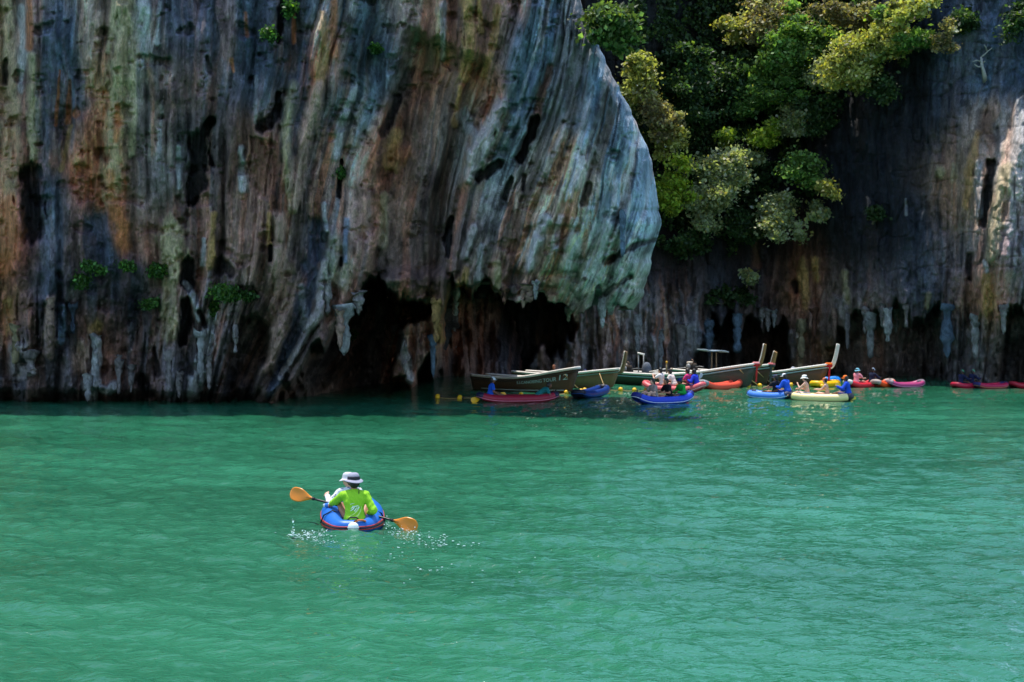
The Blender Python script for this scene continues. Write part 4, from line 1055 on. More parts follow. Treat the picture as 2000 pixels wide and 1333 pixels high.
# ------------------------------------------------------------------ inflatable kayaks
def kayak(label, pos, yaw, L=3.6, wd=.95, r=.17, main=(40, 90, 170), trim=None, ends=None, floor=(60, 62, 66), rise=.28, blunt=.62, name="inflatable_kayak", group=None, taper=.35, k=12, n=72, stern=None, bow=0.0, sink=.72, trim_a=-.52):
    """pontoon kayak, bow along local +Y, origin at the waterline under its middle"""
    o = link(name, None, None, label, "kayak", group, loc=pos); o.rotation_euler = (0, 0, yaw)
    def cl(t):
        a = 2 * math.pi * t
        cy, sx = math.cos(a), math.sin(a)
        y = (L / 2 - r * .8) * math.copysign(abs(cy) ** .85, cy)
        x = (wd / 2 - r) * math.copysign(abs(sx) ** blunt, sx)
        q = abs(y) / (L / 2)
        z = r * sink + rise * q ** 4
        if y > 0: x *= 1 - bow * q ** 1.3
        rr = r * (1 - taper * q ** 6)
        if stern and y < 0:      # low, thin stern
            w = float(sstep(.45, .93, np.array(q))); rr = r + (stern[0] - r) * w; z = r * sink + (stern[1] - r * sink) * w
        return np.array([x, y, z]), rr
    C = [cl(i / n) for i in range(n)]
    P = np.array([c[0] for c in C]); Rr = [c[1] for c in C]
    T = np.roll(P, -1, 0) - np.roll(P, 1, 0); T /= np.linalg.norm(T, axis=1)[:, None]
    up = np.array([0, 0, 1.0])
    def ring(i, rad, ang):
        s = np.cross(T[i], up); s /= np.linalg.norm(s); u = np.cross(s, T[i])
        return P[i] + rad * (math.cos(ang) * s + math.sin(ang) * u)
    def sweep(nm, sel, rads, angs, mat, parent, closed=True):
        V = []; m = len(angs)
        for i in sel:
            for j, ang in enumerate(angs): V.append(ring(i % n, Rr[i % n] * rads[j] if not callable(rads) else rads(Rr[i % n], j), ang))
        N = len(sel); Fc = []
        for i in range(N if closed else N - 1):
            for j in range(m):
                Fc.append([i * m + j, i * m + (j + 1) % m, ((i + 1) % N) * m + (j + 1) % m, ((i + 1) % N) * m + j])
        if not closed: Fc += [list(range(m))[::-1], [(N - 1) * m + j for j in range(m)]]
        return link(nm, mesh_any(nm, V, Fc, mat), parent)
    mm = paint(main, rough=.42, spec=.4, var=.09, scale=5, bump=.006, bscale=9)
    full = [2 * math.pi * j / k for j in range(k)]
    side = sweep("tube", list(range(n)), [1] * k, full, mm, o)
    sgn = 1
    # outside of the ring: the side with larger |x|
    test = ring(n // 4, .05, 0); outa = 0.0 if abs(test[0]) > abs(P[n // 4][0]) else math.pi
    if trim:
        for q, tc in enumerate(trim):
            a0 = trim_a + q * -.22
            angs = [outa + (a0 + d if outa == 0 else -(a0 + d)) for d in (0, .09, .18, .18, .09, 0)]
            rad = [1.03, 1.035, 1.03, .97, .97, .97]
            sweep("rub_strake", list(range(n)), rad, angs, paint(tc, rough=.5), side)
    if ends:
        em = paint(ends, rough=.5)
        wrap = [1.015] * k
        for c in (0, n // 2):
            sweep("end_patch", [c + d for d in range(-4, 5)], wrap, full, em, side, closed=False)
    V = []; N = 24
    for i in range(N + 1):
        y = (-1 + 2 * i / N) * (L / 2 - r * 1.2)
        q = abs(y) / (L / 2 - r * .8); x = (wd / 2 - r) * max(1 - q ** (2 / .85), 0) ** (blunt / 2)
        if y > 0: x *= 1 - bow * q ** 1.3
        z = r * (sink - .27) + (rise * (abs(y) / (L / 2)) ** 4 if not (stern and y < 0) else -.04 * q)
        V += [(-x, y, z), (0, y, z + .03), (x, y, z), (x, y, z - .08), (-x, y, z - .08)]
    Fc = [[i * 5 + j, i * 5 + (j + 1) % 5, (i + 1) * 5 + (j + 1) % 5, (i + 1) * 5 + j] for i in range(N) for j in range(5)] + [[0, 1, 2, 3, 4], [N * 5 + j for j in (4, 3, 2, 1, 0)]]
    link("floor", mesh_any("floor", V, Fc, paint(floor, rough=.7)), o)
    for c in (0, n // 2):
        p = P[c] + np.array([0, 0, Rr[c] * .95]); sy = 1 if c == 0 else -1
        h = tube([p + np.array([-.09, -.02 * sy, 0]), p + np.array([-.05, 0, .045]), p + np.array([.05, 0, .045]), p + np.array([.09, -.02 * sy, 0])], [.012] * 4, 6)
        link("grab_handle", mesh_any("grab_handle", *h, paint((26, 26, 28), rough=.7)), o)
    for sx in (-1, 1):
        i = n // 8 if sx > 0 else n - n // 8
        v, f = lathe([(.001, .02), (.024, .018), (.028, 0), (.028, -.02)], 10)
        v = v + P[i] + np.array([0, 0, Rr[i]])
        link("valve", mesh_any("valve", v, f, paint((30, 30, 32), rough=.5)), side)
    return o
# ------------------------------------------------------------------ the paddling pair in the foreground
KP = W(690, 1041); HEAD = math.radians(7)     # heading turned a little to the left of straight away
kd = np.array([-math.sin(HEAD), math.cos(HEAD), 0]); kr = np.array([math.cos(HEAD), math.sin(HEAD), 0])
KL = 3.1
kc = np.array(KP) + kd * KL / 2
fk = kayak("bright blue inflatable kayak with red striped rim carrying the lime shirted paddler", Vector(kc), HEAD, L=KL, wd=1.04, r=.20, bow=.6, sink=.42, trim_a=.02, main=(26, 100, 184), trim=[(196, 60, 48), (30, 30, 34), (196, 60, 48)], floor=(52, 66, 84), rise=.05, blunt=.40, taper=.4, k=18, n=110, stern=(.105, .07))
fk["group"] = "kayaks"
def kloc(x, y, z): return np.array(kc) + kr * x + kd * y + np.array([0, 0, z])
# cords, seat pad and float on the stern
def child_tube(name, parent, pts, r, mat, k=7):
    return link(name, mesh_any(name, *tube(pts, [r] * len(pts), k), mat), parent)
child_tube("strap", fk, [(-.515, -.95, .07), (-.46, -.96, .20), (-.32, -.97, .275), (-.18, -.98, .20)], .012, paint((24, 30, 44), rough=.7))
child_tube("strap", fk, [(.515, -.85, .07), (.46, -.86, .20), (.32, -.87, .275), (.18, -.88, .20)], .012, paint((24, 30, 44), rough=.7))
child_tube("cord", fk, [(.02, -1.48, .15), (.08, -1.46, .18), (.14, -1.45, .18), (.20, -1.45, .16)], .016, paint((196, 110, 60), rough=.8))
fl = link("float", None, None, "round white float tied to the stern of the bright blue kayak", "float", loc=Vector(kloc(.0, -KL / 2 + .0, .08)))
V, Fc = lathe([(.001, .085), (.04, .078), (.075, .05), (.088, 0), (.078, -.045), (.04, -.075), (.001, -.08)], 16)
link("ball", mesh_any("ball", V, Fc, paint((214, 222, 218), rough=.5)), fl)
V, Fc = lathe([(.086, .012), (.093, .006), (.093, -.006), (.086, -.012)], 16); link("ring", mesh_any("ring", V, Fc, paint((170, 178, 176), rough=.5)), fl)
child_tube("cord", fl, [(0, 0, .08), (.03, .06, .11), (.05, .10, .10)], .008, paint((30, 30, 34)))
bt = link("water_bottle", None, None, "white and blue water bottle lying on the left tube of the bright blue kayak", "bottle", loc=Vector(kloc(-.38, -.55, .31)))
V, Fc = lathe([(.001, -.10), (.036, -.098), (.038, -.08), (.038, .04), (.030, .065), (.014, .08), (.014, .09)], 14)
bo = link("body", mesh_any("body", V, Fc, paint((206, 214, 220), rough=.25)), bt)
V, Fc = lathe([(.017, .088), (.017, .115), (.001, .117)], 12); link("cap", mesh_any("cap", V, Fc, paint((40, 110, 200), rough=.4)), bt)
V, Fc = lathe([(.0395, -.06), (.0395, .01)], 14); link("wrapper", mesh_any("wrapper", V, Fc, paint((56, 120, 200), rough=.4)), bt)
bt.rotation_euler = (math.radians(80), 0, math.radians(60))

# paddle across the lap
A_ = atY(566, 962, 23.6); B_ = atY(815, 1030, 22.65)
paddle("double bladed paddle with orange blades and a black shaft held by the lime shirted paddler", A_, B_, (228, 130, 8), (18, 18, 20), blade_l=.47, blade_w=.115, face=(.0, -1, .12), r=.018)
pa = np.array(A_); pb = np.array(B_)
def on_shaft(px):
    t = (px - 566) / (815 - 566.0); return pa + (pb - pa) * t
SEAT = kloc(.03, -KL / 2 + .36, .0)
YAW1 = HEAD + math.radians(2)
def to_local(p, base, yaw):
    d = np.array(p) - np.array(base); return (rotz(-yaw) @ d)
shaft_l = to_local(on_shaft(648), SEAT, YAW1); shaft_r = to_local(on_shaft(722), SEAT, YAW1)

def lime_shirt():
    m, nt, b = new_mat("lime_shirt"); L = nt.links
    tc = nt.nodes.new("ShaderNodeTexCoord")
    n = nt.nodes.new("ShaderNodeTexNoise"); n.inputs["Scale"].default_value = 9; n.inputs["Detail"].default_value = 3; n.inputs["Distortion"].default_value = 1.2
    mp = nt.nodes.new("ShaderNodeMapping"); mp.inputs["Scale"].default_value = (1, 1, .5)
    L.new(tc.outputs["Object"], mp.inputs[0]); L.new(mp.outputs[0], n.inputs[0])
    cr = nt.nodes.new("ShaderNodeValToRGB"); cr.color_ramp.elements[0].color = (.27, .56, .02, 1); cr.color_ramp.elements[1].color = (.38, .72, .035, 1)
    L.new(n.outputs[0], cr.inputs[0]); L.new(cr.outputs[0], b.inputs["Base Color"])
    b.inputs["Roughness"].default_value = .75; b.inputs["Specular IOR Level"].default_value = .2
    bp = nt.nodes.new("ShaderNodeBump"); bp.inputs["Distance"].default_value = .03; L.new(n.outputs[0], bp.inputs["Height"]); L.new(bp.outputs[0], b.inputs["Normal"])
    return m
def floral():
    m, nt, b = new_mat("floral_shirt"); L = nt.links
    tc = nt.nodes.new("ShaderNodeTexCoord"); v = nt.nodes.new("ShaderNodeTexNoise"); v.inputs["Scale"].default_value = 26; v.inputs["Detail"].default_value = 2
    L.new(tc.outputs["Object"], v.inputs["Vector"])
    cr = nt.nodes.new("ShaderNodeValToRGB"); cr.color_ramp.elements[0].position = .36; cr.color_ramp.elements[0].color = (.16, .14, .22, 1); cr.color_ramp.elements[1].position = .46; cr.color_ramp.elements[1].color = (.74, .72, .72, 1)
    L.new(v.outputs["Fac"], cr.inputs[0]); L.new(cr.outputs[0], b.inputs["Base Color"]); b.inputs["Roughness"].default_value = .85
    return m
p1, hm1, hv1 = person("person in a lime green long sleeved shirt and pale bucket hat, seen from behind", Vector(SEAT), YAW1, lean=.10, side=-.02, skin="tan", shirt=(1, 1, 1), shirt_mat=lime_shirt(), shorts=(34, 44, 70), hat=("bucket", (158, 154, 168)), hair=True,
    hands=[shaft_l + np.array([.0, -.06, .0]), shaft_r + np.array([.0, -.06, .0])], head_yaw=math.radians(8), head_pitch=-.05, legs="bent", s=.97, h=.0085, fine=True, poles=[(-.35, -.45, -.9), (.45, -.35, -.9)], bend=.12)
# dark band and chin cord of the hat
V, Fc = lathe([(.109, .030), (.108, .06), (.102, .082), (.098, .082), (.100, .03)], 28, sx=.96, sy=1.12)
hm1("hat_band", V, Fc, paint((26, 28, 40), rough=.8))
hc1 = np.array(p1["_hc"])
child_tube("chin_cord", p1, [hc1 + np.array(q) for q in ((.09, -.04, .02), (.082, -.075, -.06), (.078, -.115, -.13), (.072, -.15, -.22), (.07, -.158, -.27))], .006, paint((22, 22, 24)))
# printed lettering and swoosh on the back of the shirt, laid on the cloth
from mathutils.bvhtree import BVHTree
def back_print(pobj, strokes, mat, width):
    sh = [c for c in pobj.children if c.name.startswith("shirt")][0]
    me = sh.data
    bv = BVHTree.FromPolygons([v.co[:] for v in me.vertices], [p.vertices[:] for p in me.polygons])
    for pts, w in strokes:
        P = []
        for (x0, z0), (x1, z1) in zip(pts[:-1], pts[1:]):
            for t in np.linspace(0, 1, 7)[:-1]: P.append((x0 + (x1 - x0) * t, z0 + (z1 - z0) * t))
        P.append(pts[-1])
        V = []
        for i, (x, z) in enumerate(P):
            a = P[max(i - 1, 0)]; b = P[min(i + 1, len(P) - 1)]
            dx, dz = b[0] - a[0], b[1] - a[1]; l = math.hypot(dx, dz) + 1e-9
            e = w * (math.sin(math.pi * min(max(i / (len(P) - 1), .06), .94)) ** .5)
            for sg in (-1, 1):
                q = Vector((x - dz / l * e * sg, -1, z + dx / l * e * sg))
                hit = bv.ray_cast(q, Vector((0, 1, 0)))[0]
                V.append((hit + Vector((0, -.004, 0)))[:] if hit else (q.x, -.1, q.z))
        Fc = [[2 * i, 2 * i + 1, 2 * i + 3, 2 * i + 2] for i in range(len(P) - 1)]
        link("print", mesh_any("print", V, Fc, mat), sh)
WP = paint((226, 240, 220), rough=.8); YP = paint((206, 236, 120), rough=.8); DP = paint((44, 70, 60), rough=.8)
S_ = .93
arc = lambda cx, cz, rx, rz, a0, a1, n=9: [(cx + rx * math.cos(math.radians(a)), cz + rz * math.sin(math.radians(a))) for a in np.linspace(a0, a1, n)]
back_print(p1, [([(-.10, .215), (-.06, .20), (0, .205), (.05, .24), (.085, .30), (.10, .37)], .011), ([(-.09, .218), (-.05, .24), (-.01, .265), (.03, .30), (.05, .35)], .008)], YP, .01)
back_print(p1, [([(-.075, .30), (-.03, .335), (.0, .375)], .008), ([(-.05, .36), (0, .372), (.055, .385)], .008), ([(-.02, .30), (.01, .33), (.03, .36)], .008), ([(.0, .285), (.035, .31), (.06, .375)], .009), ([(-.07, .335), (-.045, .355), (-.03, .385)], .006), ([(.03, .33), (.05, .34), (.07, .36)], .006), ([(-.08, .40), (-.05, .415), (-.01, .42)], .004)], WP, .01)
back_print(p1, [([(-.045, .315), (-.02, .322), (.0, .34)], .004), ([(-.01, .352), (.015, .35), (.03, .338)], .004), ([(.085, .33), (.09, .35), (.092, .37)], .004)], DP, .01)

SEAT2 = kloc(-.02, -.30, .0)
YAW2 = HEAD + math.radians(14)
p2, hm2, hv2 = person("person in a white floral shirt and sunglasses sitting in front of the lime shirted paddler", Vector(SEAT2), YAW2, lean=-.10, side=-.08, skin="light", shirt=(1, 1, 1), shirt_mat=floral(), shorts=(200, 196, 196), hat=("bucket", (196, 192, 196)), hair=True,
    hands=[(-.36, .16, .42), (.2, .34, .24)], head_yaw=math.radians(52), legs="forward", s=.88, h=.0095, fine=True)
gl = []
for sx in (-.034, .034):
    V, Fc = lathe([(.001, .008), (.024, .006), (.028, 0), (.024, -.006), (.001, -.008)], 14)
    V = np.array(V)[:, [0, 2, 1]]; V[:, 2] *= .8
    hm2("sunglass_lens", V + np.array([sx, .094, .012]), Fc, paint((12, 12, 14), rough=.12, spec=.6))
for sx in (-1, 1):
    hm2("sunglass_arm", *tube([(sx * .06, .09, .016), (sx * .078, .04, .016), (sx * .082, -.01, .012)], [.004] * 3, 6), paint((14, 14, 16), rough=.3))

# spray thrown up by the blades and the little wake
def spray(label, spots, seed):
    rng = np.random.default_rng(seed)
    ico = bmesh.new(); bmesh.ops.create_icosphere(ico, subdivisions=1, radius=1)
    bv = np.array([v.co[:] for v in ico.verts]); bf = np.array([[v.index for v in f.verts] for f in ico.faces]); ico.free()
    V = []; Fc = []; o = 0
    for (x, y, sx, sy, zmax, n, r) in spots:
        c = W(x, y)
        for i in range(int(n * 1.6)):
            p = np.array([c.x + rng.normal(0, sx), c.y + rng.normal(0, sy), abs(rng.normal(0, zmax)) if zmax > 0 else .012])
            rr = r * .8 * (.3 + 1.1 * rng.random() ** 3)
            sq = np.array([1.0, 1.0, 1.0]) if p[2] > .04 else np.array([1.9, 1.6, .35])
            V.append(bv * rr * sq + p); Fc.append(bf + o); o += len(bv)
    m, nt, b = new_mat("spray_drop")
    b.inputs["Base Color"].default_value = (.86, .93, .91, 1); b.inputs["Roughness"].default_value = .08; b.inputs["IOR"].default_value = 1.33
    me = mesh_np("spray", np.concatenate(V), np.concatenate(Fc), True, m)
    link("spray", me, None, label, "spray", kind="stuff")
spray("droplets and foam thrown up around the orange paddle blades", [(606,1050,.14,.22,.03,70,.013),(630,1046,.09,.25,.02,50,.011),(572,1046,.015,.02,.14,26,.012),(575,1047,.06,.03,.01,16,.016),(600,1046,.06,.08,.03,30,.010),
   (780,1042,.13,.18,.04,50,.011),(800,1050,.16,.3,.03,70,.010),(835,1058,.25,.35,.015,55,.012),(880,1066,.3,.3,.0,30,.012),(757,1030,.03,.06,.08,22,.010),(560,1058,.25,.3,.0,14,.009),(700,1095,.3,.5,.0,26,.010),(930,1110,.5,.5,.0,26,.010),(845,1115,.15,.2,.0,16,.010),(640,1062,.2,.2,.0,24,.010)], 55)
# ------------------------------------------------------------------ wooden longtail boats moored below the cliffs
def wood(name, rgb, var=.3):
    m, nt, b = new_mat(name); L = nt.links
    tc = nt.nodes.new("ShaderNodeTexCoord"); mp = nt.nodes.new("ShaderNodeMapping"); mp.inputs["Scale"].default_value = (9, .7, 9)
    n = nt.nodes.new("ShaderNodeTexNoise"); n.inputs["Scale"].default_value = 3; n.inputs["Detail"].default_value = 6
    L.new(tc.outputs["Object"], mp.inputs[0]); L.new(mp.outputs[0], n.inputs[0])
    mx = nt.nodes.new("ShaderNodeMix"); mx.data_type = 'RGBA'; mx.inputs[6].default_value = (*[c * (1 - var) for c in rgb], 1); mx.inputs[7].default_value = (*[c * (1 + var) for c in rgb], 1)
    L.new(n.outputs[0], mx.inputs[0]); L.new(mx.outputs[2], b.inputs["Base Color"]); b.inputs["Roughness"].default_value = .55
    bp = nt.nodes.new("ShaderNodeBump"); bp.inputs["Distance"].default_value = .01; L.new(n.outputs[0], bp.inputs["Height"]); L.new(bp.outputs[0], b.inputs["Normal"])
    return m
W_DARK = wood("dark_hull_wood", lin((84, 62, 44))); W_MID = wood("weathered_wood", lin((132, 104, 74))); W_PALE = wood("pale_trim_wood", lin((232, 224, 212)), .10)
W_GREEN = wood("faded_green_paint", lin((66, 72, 58))); W_POST = wood("post_wood", lin((150, 112, 70)))

def longtail(label, bow, heading, L, hull_m, beam=1.3, g0=.50, g1=1.05, post=(.42, .78), post_m=None, sash=None, band=(150, 176, 180), post_w=.065, straight=False):
    """bow: world point on the water under the stem; heading: direction of the bow in degrees from +X"""
    hd = math.radians(heading)
    o = link("longtail_boat", None, None, label, "boat", "longtail boats moored under the cliffs", loc=bow)
    o.rotation_euler = (0, 0, hd - math.pi / 2)          # local +Y points to the bow, origin under the stem
    N = 34
    def st(t):     # t 0 stern .. 1 bow
        b = beam / 2 * (.62 + .38 * math.sin(math.pi * min(t * .95 + .08, 1))) * (1 if t < .5 else max(1 - ((t - .5) / .5) ** 2.3, 0)) + .035
        g = g0 + .10 * (1 - t) ** 2 + (g1 - g0) * max(0, (t - .35) / .65) ** 1.9
        kz = -.22 + .30 * max(0, (t - .72) / .28) ** 2.0
        y = -L + L * t + (.0 if t < .9 else 0)
        return b, g, kz, y
    V = []
    for i in range(N + 1):
        b, g, kz, y = st(i / N)
        rake = .55 * max(0, (i / N - .80) / .20) ** 2
        prof = [(b, g, rake), (b * .93, g * .55, rake * .6), (b * .72, g * .12, rake * .3), (b * .35, kz * .5, 0), (0, kz, -.1 * (i == N)), (-b * .35, kz * .5, 0), (-b * .72, g * .12, rake * .3), (-b * .93, g * .55, rake * .6), (-b, g, rake)]
        inn = [(-max(b - .05, .01), g, rake), (-max(b * .88 - .05, .008), g * .55, rake * .6), (-max(b * .6 - .05, .006), .1, rake * .3), (max(b * .6 - .05, .006), .1, rake * .3), (max(b * .88 - .05, .008), g * .55, rake * .6), (max(b - .05, .01), g, rake)]
        V += [(x, y + r, z) for x, z, r in prof + inn]
    m = 15
    Fc = [[i * m + j, (i + 1) * m + j, (i + 1) * m + (j + 1) % m, i * m + (j + 1) % m] for i in range(N) for j in range(m)]
    Fc += [[0, 1, 2, 3, 4, 5, 6, 7, 8, 9, 10, 11, 12, 13, 14], [N * m + j for j in range(m)][::-1]]
    hull = link("hull", mesh_any("hull", V, Fc, hull_m), o)
    # the stern is closed by a transom board
    b, g, kz, y = st(0)
    tv = [(b, y - .03, g), (b * .72, y - .03, g * .12), (0, y - .03, kz), (-b * .72, y - .03, g * .12), (-b, y - .03, g)]
    tv += [(x, yy + .07, z) for x, yy, z in tv]
    link("transom", mesh_any("transom", tv, [[0, 1, 2, 3, 4], [9, 8, 7, 6, 5], [0, 5, 6, 1], [1, 6, 7, 2], [2, 7, 8, 3], [3, 8, 9, 4], [4, 9, 5, 0]], W_MID), o)
    for sg in (-1, 1):
        path = []; path2 = []
        for i in range(N + 1):
            b, g, kz, y = st(i / N); rake = .55 * max(0, (i / N - .80) / .20) ** 2
            path.append((sg * (b + .01), y + rake, g + .015)); path2.append((sg * (b * .985 + .012), y + rake * .9, g - .13))
        link("gunwale_rail", mesh_any("gunwale_rail", *tube(path, [.065] * len(path), 6), W_PALE), o)
        link("painted_band", mesh_any("painted_band", *tube(path2, [.035] * len(path2), 6), paint(band, rough=.6, var=.2)), hull)
    for t in (.15, .3, .45, .6, .74):
        b, g, kz, y = st(t)
        tv = [(sx * (b - .04), y + dy, g - .12 + dz) for sx in (-1, 1) for dy in (-.11, .11) for dz in (-.025, .025)]
        link("thwart", mesh_any("thwart", tv, [[0, 1, 3, 2], [4, 6, 7, 5], [0, 4, 5, 1], [2, 3, 7, 6], [0, 2, 6, 4], [1, 5, 7, 3]], W_MID, False), o)
    # bow deck
    dv = []
    for i in range(9):
        b, g, kz, y = st(.78 + .21 * i / 8); rake = .55 * max(0, (.78 + .21 * i / 8 - .80) / .20) ** 2
        dv += [(-b + .02, y + rake, g - .03), (b - .02, y + rake, g - .03), (b - .02, y + rake, g - .08), (-b + .02, y + rake, g - .08)]
    link("bow_deck", mesh_any("bow_deck", dv, [[i * 4 + j, i * 4 + (j + 1) % 4, i * 4 + 4 + (j + 1) % 4, i * 4 + 4 + j] for i in range(8) for j in range(4)] + [[0, 1, 2, 3]], W_MID, False), o)
    if post:
        n = 12; dy, dz = post; PV = []
        for i in range(n + 1):
            t = i / n
            y = .50 + (dy * (t ** (1.0 if straight else .62))) - (0 if straight else 0); z = g1 - .18 + (dz + .18) * (t ** (1.0 if straight else 1.5))
            ddy = dy; ddz = dz; l = math.hypot(ddy, ddz); ny, nz = ddz / l, -ddy / l
            hw = post_w * (1.05 - .3 * t) ; th = .05
            for sx, q in ((-th, -1), (th, -1), (th, 1), (-th, 1)): PV.append((sx, y + ny * hw * q, z + nz * hw * q))
        Fc = [[i * 4 + j, i * 4 + (j + 1) % 4, i * 4 + 4 + (j + 1) % 4, i * 4 + 4 + j] for i in range(n) for j in range(4)] + [[3, 2, 1, 0], [n * 4, n * 4 + 1, n * 4 + 2, n * 4 + 3]]
        po = link("bow_post", mesh_any("bow_post", PV, Fc, post_m or W_POST, False), o)
        fp = [(PV[i * 4][0] * 0, (PV[i * 4][1] + PV[i * 4 + 1][1]) / 2 - .02, (PV[i * 4][2] + PV[i * 4 + 1][2]) / 2 + .0) for i in range(n + 1)]
        link("post_edge", mesh_any("post_edge", *tube(fp, [.05] * len(fp), 6), W_PALE), po)
    if sash:
        for q, c in enumerate(sash):
            v, f = lathe([(.12, .07), (.17, .04), (.18, -.01), (.15, -.06), (.11, -.08)], 14, sx=.7, sy=1.25)
            v = v + np.array([0, .52, g1 + .03 - .07 * q])
            link("bow_sash", mesh_any("bow_sash", v, f, paint(c, rough=.8)), o)
        c = sash[-1]; cv = []
        for i in range(8):
            z = g1 - .02 - i * .115; wv = .05 + .015 * math.sin(i * 2.0)
            yb = .60 - .010 * i
            cv += [(.10 - wv, yb, z), (.10 + wv, yb - .02, z), (.10 + wv, yb + .02, z), (.10 - wv, yb + .03, z)]
        link("sash_tail", mesh_any("sash_tail", cv, [[i * 4 + j, i * 4 + (j + 1) % 4, i * 4 + 4 + (j + 1) % 4, i * 4 + 4 + j] for i in range(7) for j in range(4)], paint(sash[0] if len(sash) == 1 else c, rough=.8)), o)
    def side(s, h, sg):   # point on the outside of the hull: s metres aft of the stem, fraction h of the height
        t = 1 - s / L
        b, g, kz, y = st(t); rake = .55 * max(0, (t - .80) / .20) ** 2
        k = (h - .12) / .88
        hh = np.interp(h, [.12, .55, 1.0], [.72, .93, 1.0]); rk = np.interp(h, [.12, .55, 1.0], [.3, .6, 1.0])
        return np.array([sg * (b * hh + .012), y + rake * rk, g * h])
    return o, side, hd, st

def to_boat(o, hd, p):
    return rotz(-(hd - math.pi / 2)) @ (np.array(p) - np.array(o.location))

def boatY(o, hd, px):
    """distance at which the centre line of the boat crosses the pixel column"""
    d = np.array([math.cos(hd), math.sin(hd)]); b = np.array(o.location)[:2]
    k = (px - 1000) / F
    s = (k * b[1] - b[0]) / (d[0] - k * d[1])
    return b[1] + s * d[1]

bA, sideA, hA, stA = longtail("dark longtail boat with white lettering on its side, in the cave mouth shade", W(1112, 769), -42, 5.4, W_DARK, beam=1.3, g0=.55, g1=1.12, post=None, band=(70, 62, 54))
bB, sideB, hB, stB = longtail("brown longtail boat with a thin curved bow post beside the lettered boat", W(1192, 760), -42, 5.6, W_MID, beam=1.3, g0=.55, g1=.92, post=(.42, .80), post_m=W_MID, post_w=.075, band=(120, 140, 130))
bC, sideC, hC, stC = longtail("longest longtail boat with pale rails, red sash and an engine at its stern", W(1458, 758), -36, 7.4, W_GREEN, beam=1.55, g0=.48, g1=1.12, post=(.46, .92), sash=[(232, 150, 150), (196, 44, 40)])
bD, sideD, hD, stD = longtail("longtail boat with a flat canopy and broad brown bow post behind the longest one", W(1492, 754), -56, 6.2, W_DARK, beam=1.3, g0=.5, g1=1.02, post=(.30, .62), post_w=.10, straight=True, sash=[(226, 120, 120), (60, 70, 66)])
bE, sideE, hE, stE = longtail("longtail boat with a bright orange sash and tall pale bow post", W(1600, 754), -38, 6.2, W_DARK, beam=1.3, g0=.46, g1=1.02, post=(.50, .98), sash=[(240, 110, 30), (176, 20, 40)], post_m=W_PALE)

# lettering painted on the dark boat's side
def hull_text(txt, s0, length, h0, h1, parent, side, sg, mat, skew=0.0):
    cu = bpy.data.curves.new("lettering", 'FONT'); cu.body = txt; cu.size = 1.0; cu.resolution_u = 3
    ob = bpy.data.objects.new("lettering", cu); COL.objects.link(ob)
    dg = bpy.context.evaluated_depsgraph_get()
    me = bpy.data.meshes.new_from_object(ob.evaluated_get(dg))
    bpy.data.objects.remove(ob)
    bm = bmesh.new(); bm.from_mesh(me); bmesh.ops.triangulate(bm, faces=bm.faces)
    bmesh.ops.subdivide_edges(bm, edges=[e for e in bm.edges if e.calc_length() > .25], cuts=2); bm.to_mesh(me); bm.free()
    co = np.array([v.co[:] for v in me.vertices]); x0, x1 = co[:, 0].min(), co[:, 0].max(); y0, y1 = co[:, 1].min(), co[:, 1].max()
    for v, c in zip(me.vertices, co):
        u = (c[0] - x0) / (x1 - x0); w = (c[1] - y0) / (y1 - y0)
        v.co = side(s0 - length * u, h0 + (h1 - h0) * w, sg) + np.array([sg * .012, 0, 0])
    me.materials.clear(); me.materials.append(mat)
    return link("lettering", me, parent)
hullA = [c for c in bA.children if c.name.startswith("hull")][0]
LW = paint((176, 206, 200), rough=.6)
hull_text("E.I.CANOEING TOUR", 2.45, 1.85, .56, .74, hullA, sideA, 1, LW)
hull_text("12", .50, .28, .58, .82, hullA, sideA, 1, LW)
link("boot_stripe", mesh_any("boot_stripe", *tube([sideA(s, .13, 1) for s in np.linspace(4.8, .3, 20)], [.03] * 20, 6), paint((150, 166, 160), rough=.6)), hullA)
hull_text("12", 1.9, .3, .45, .7, [c for c in bB.children if c.name.startswith("hull")][0], sideB, 1, paint((84, 110, 110), rough=.6))

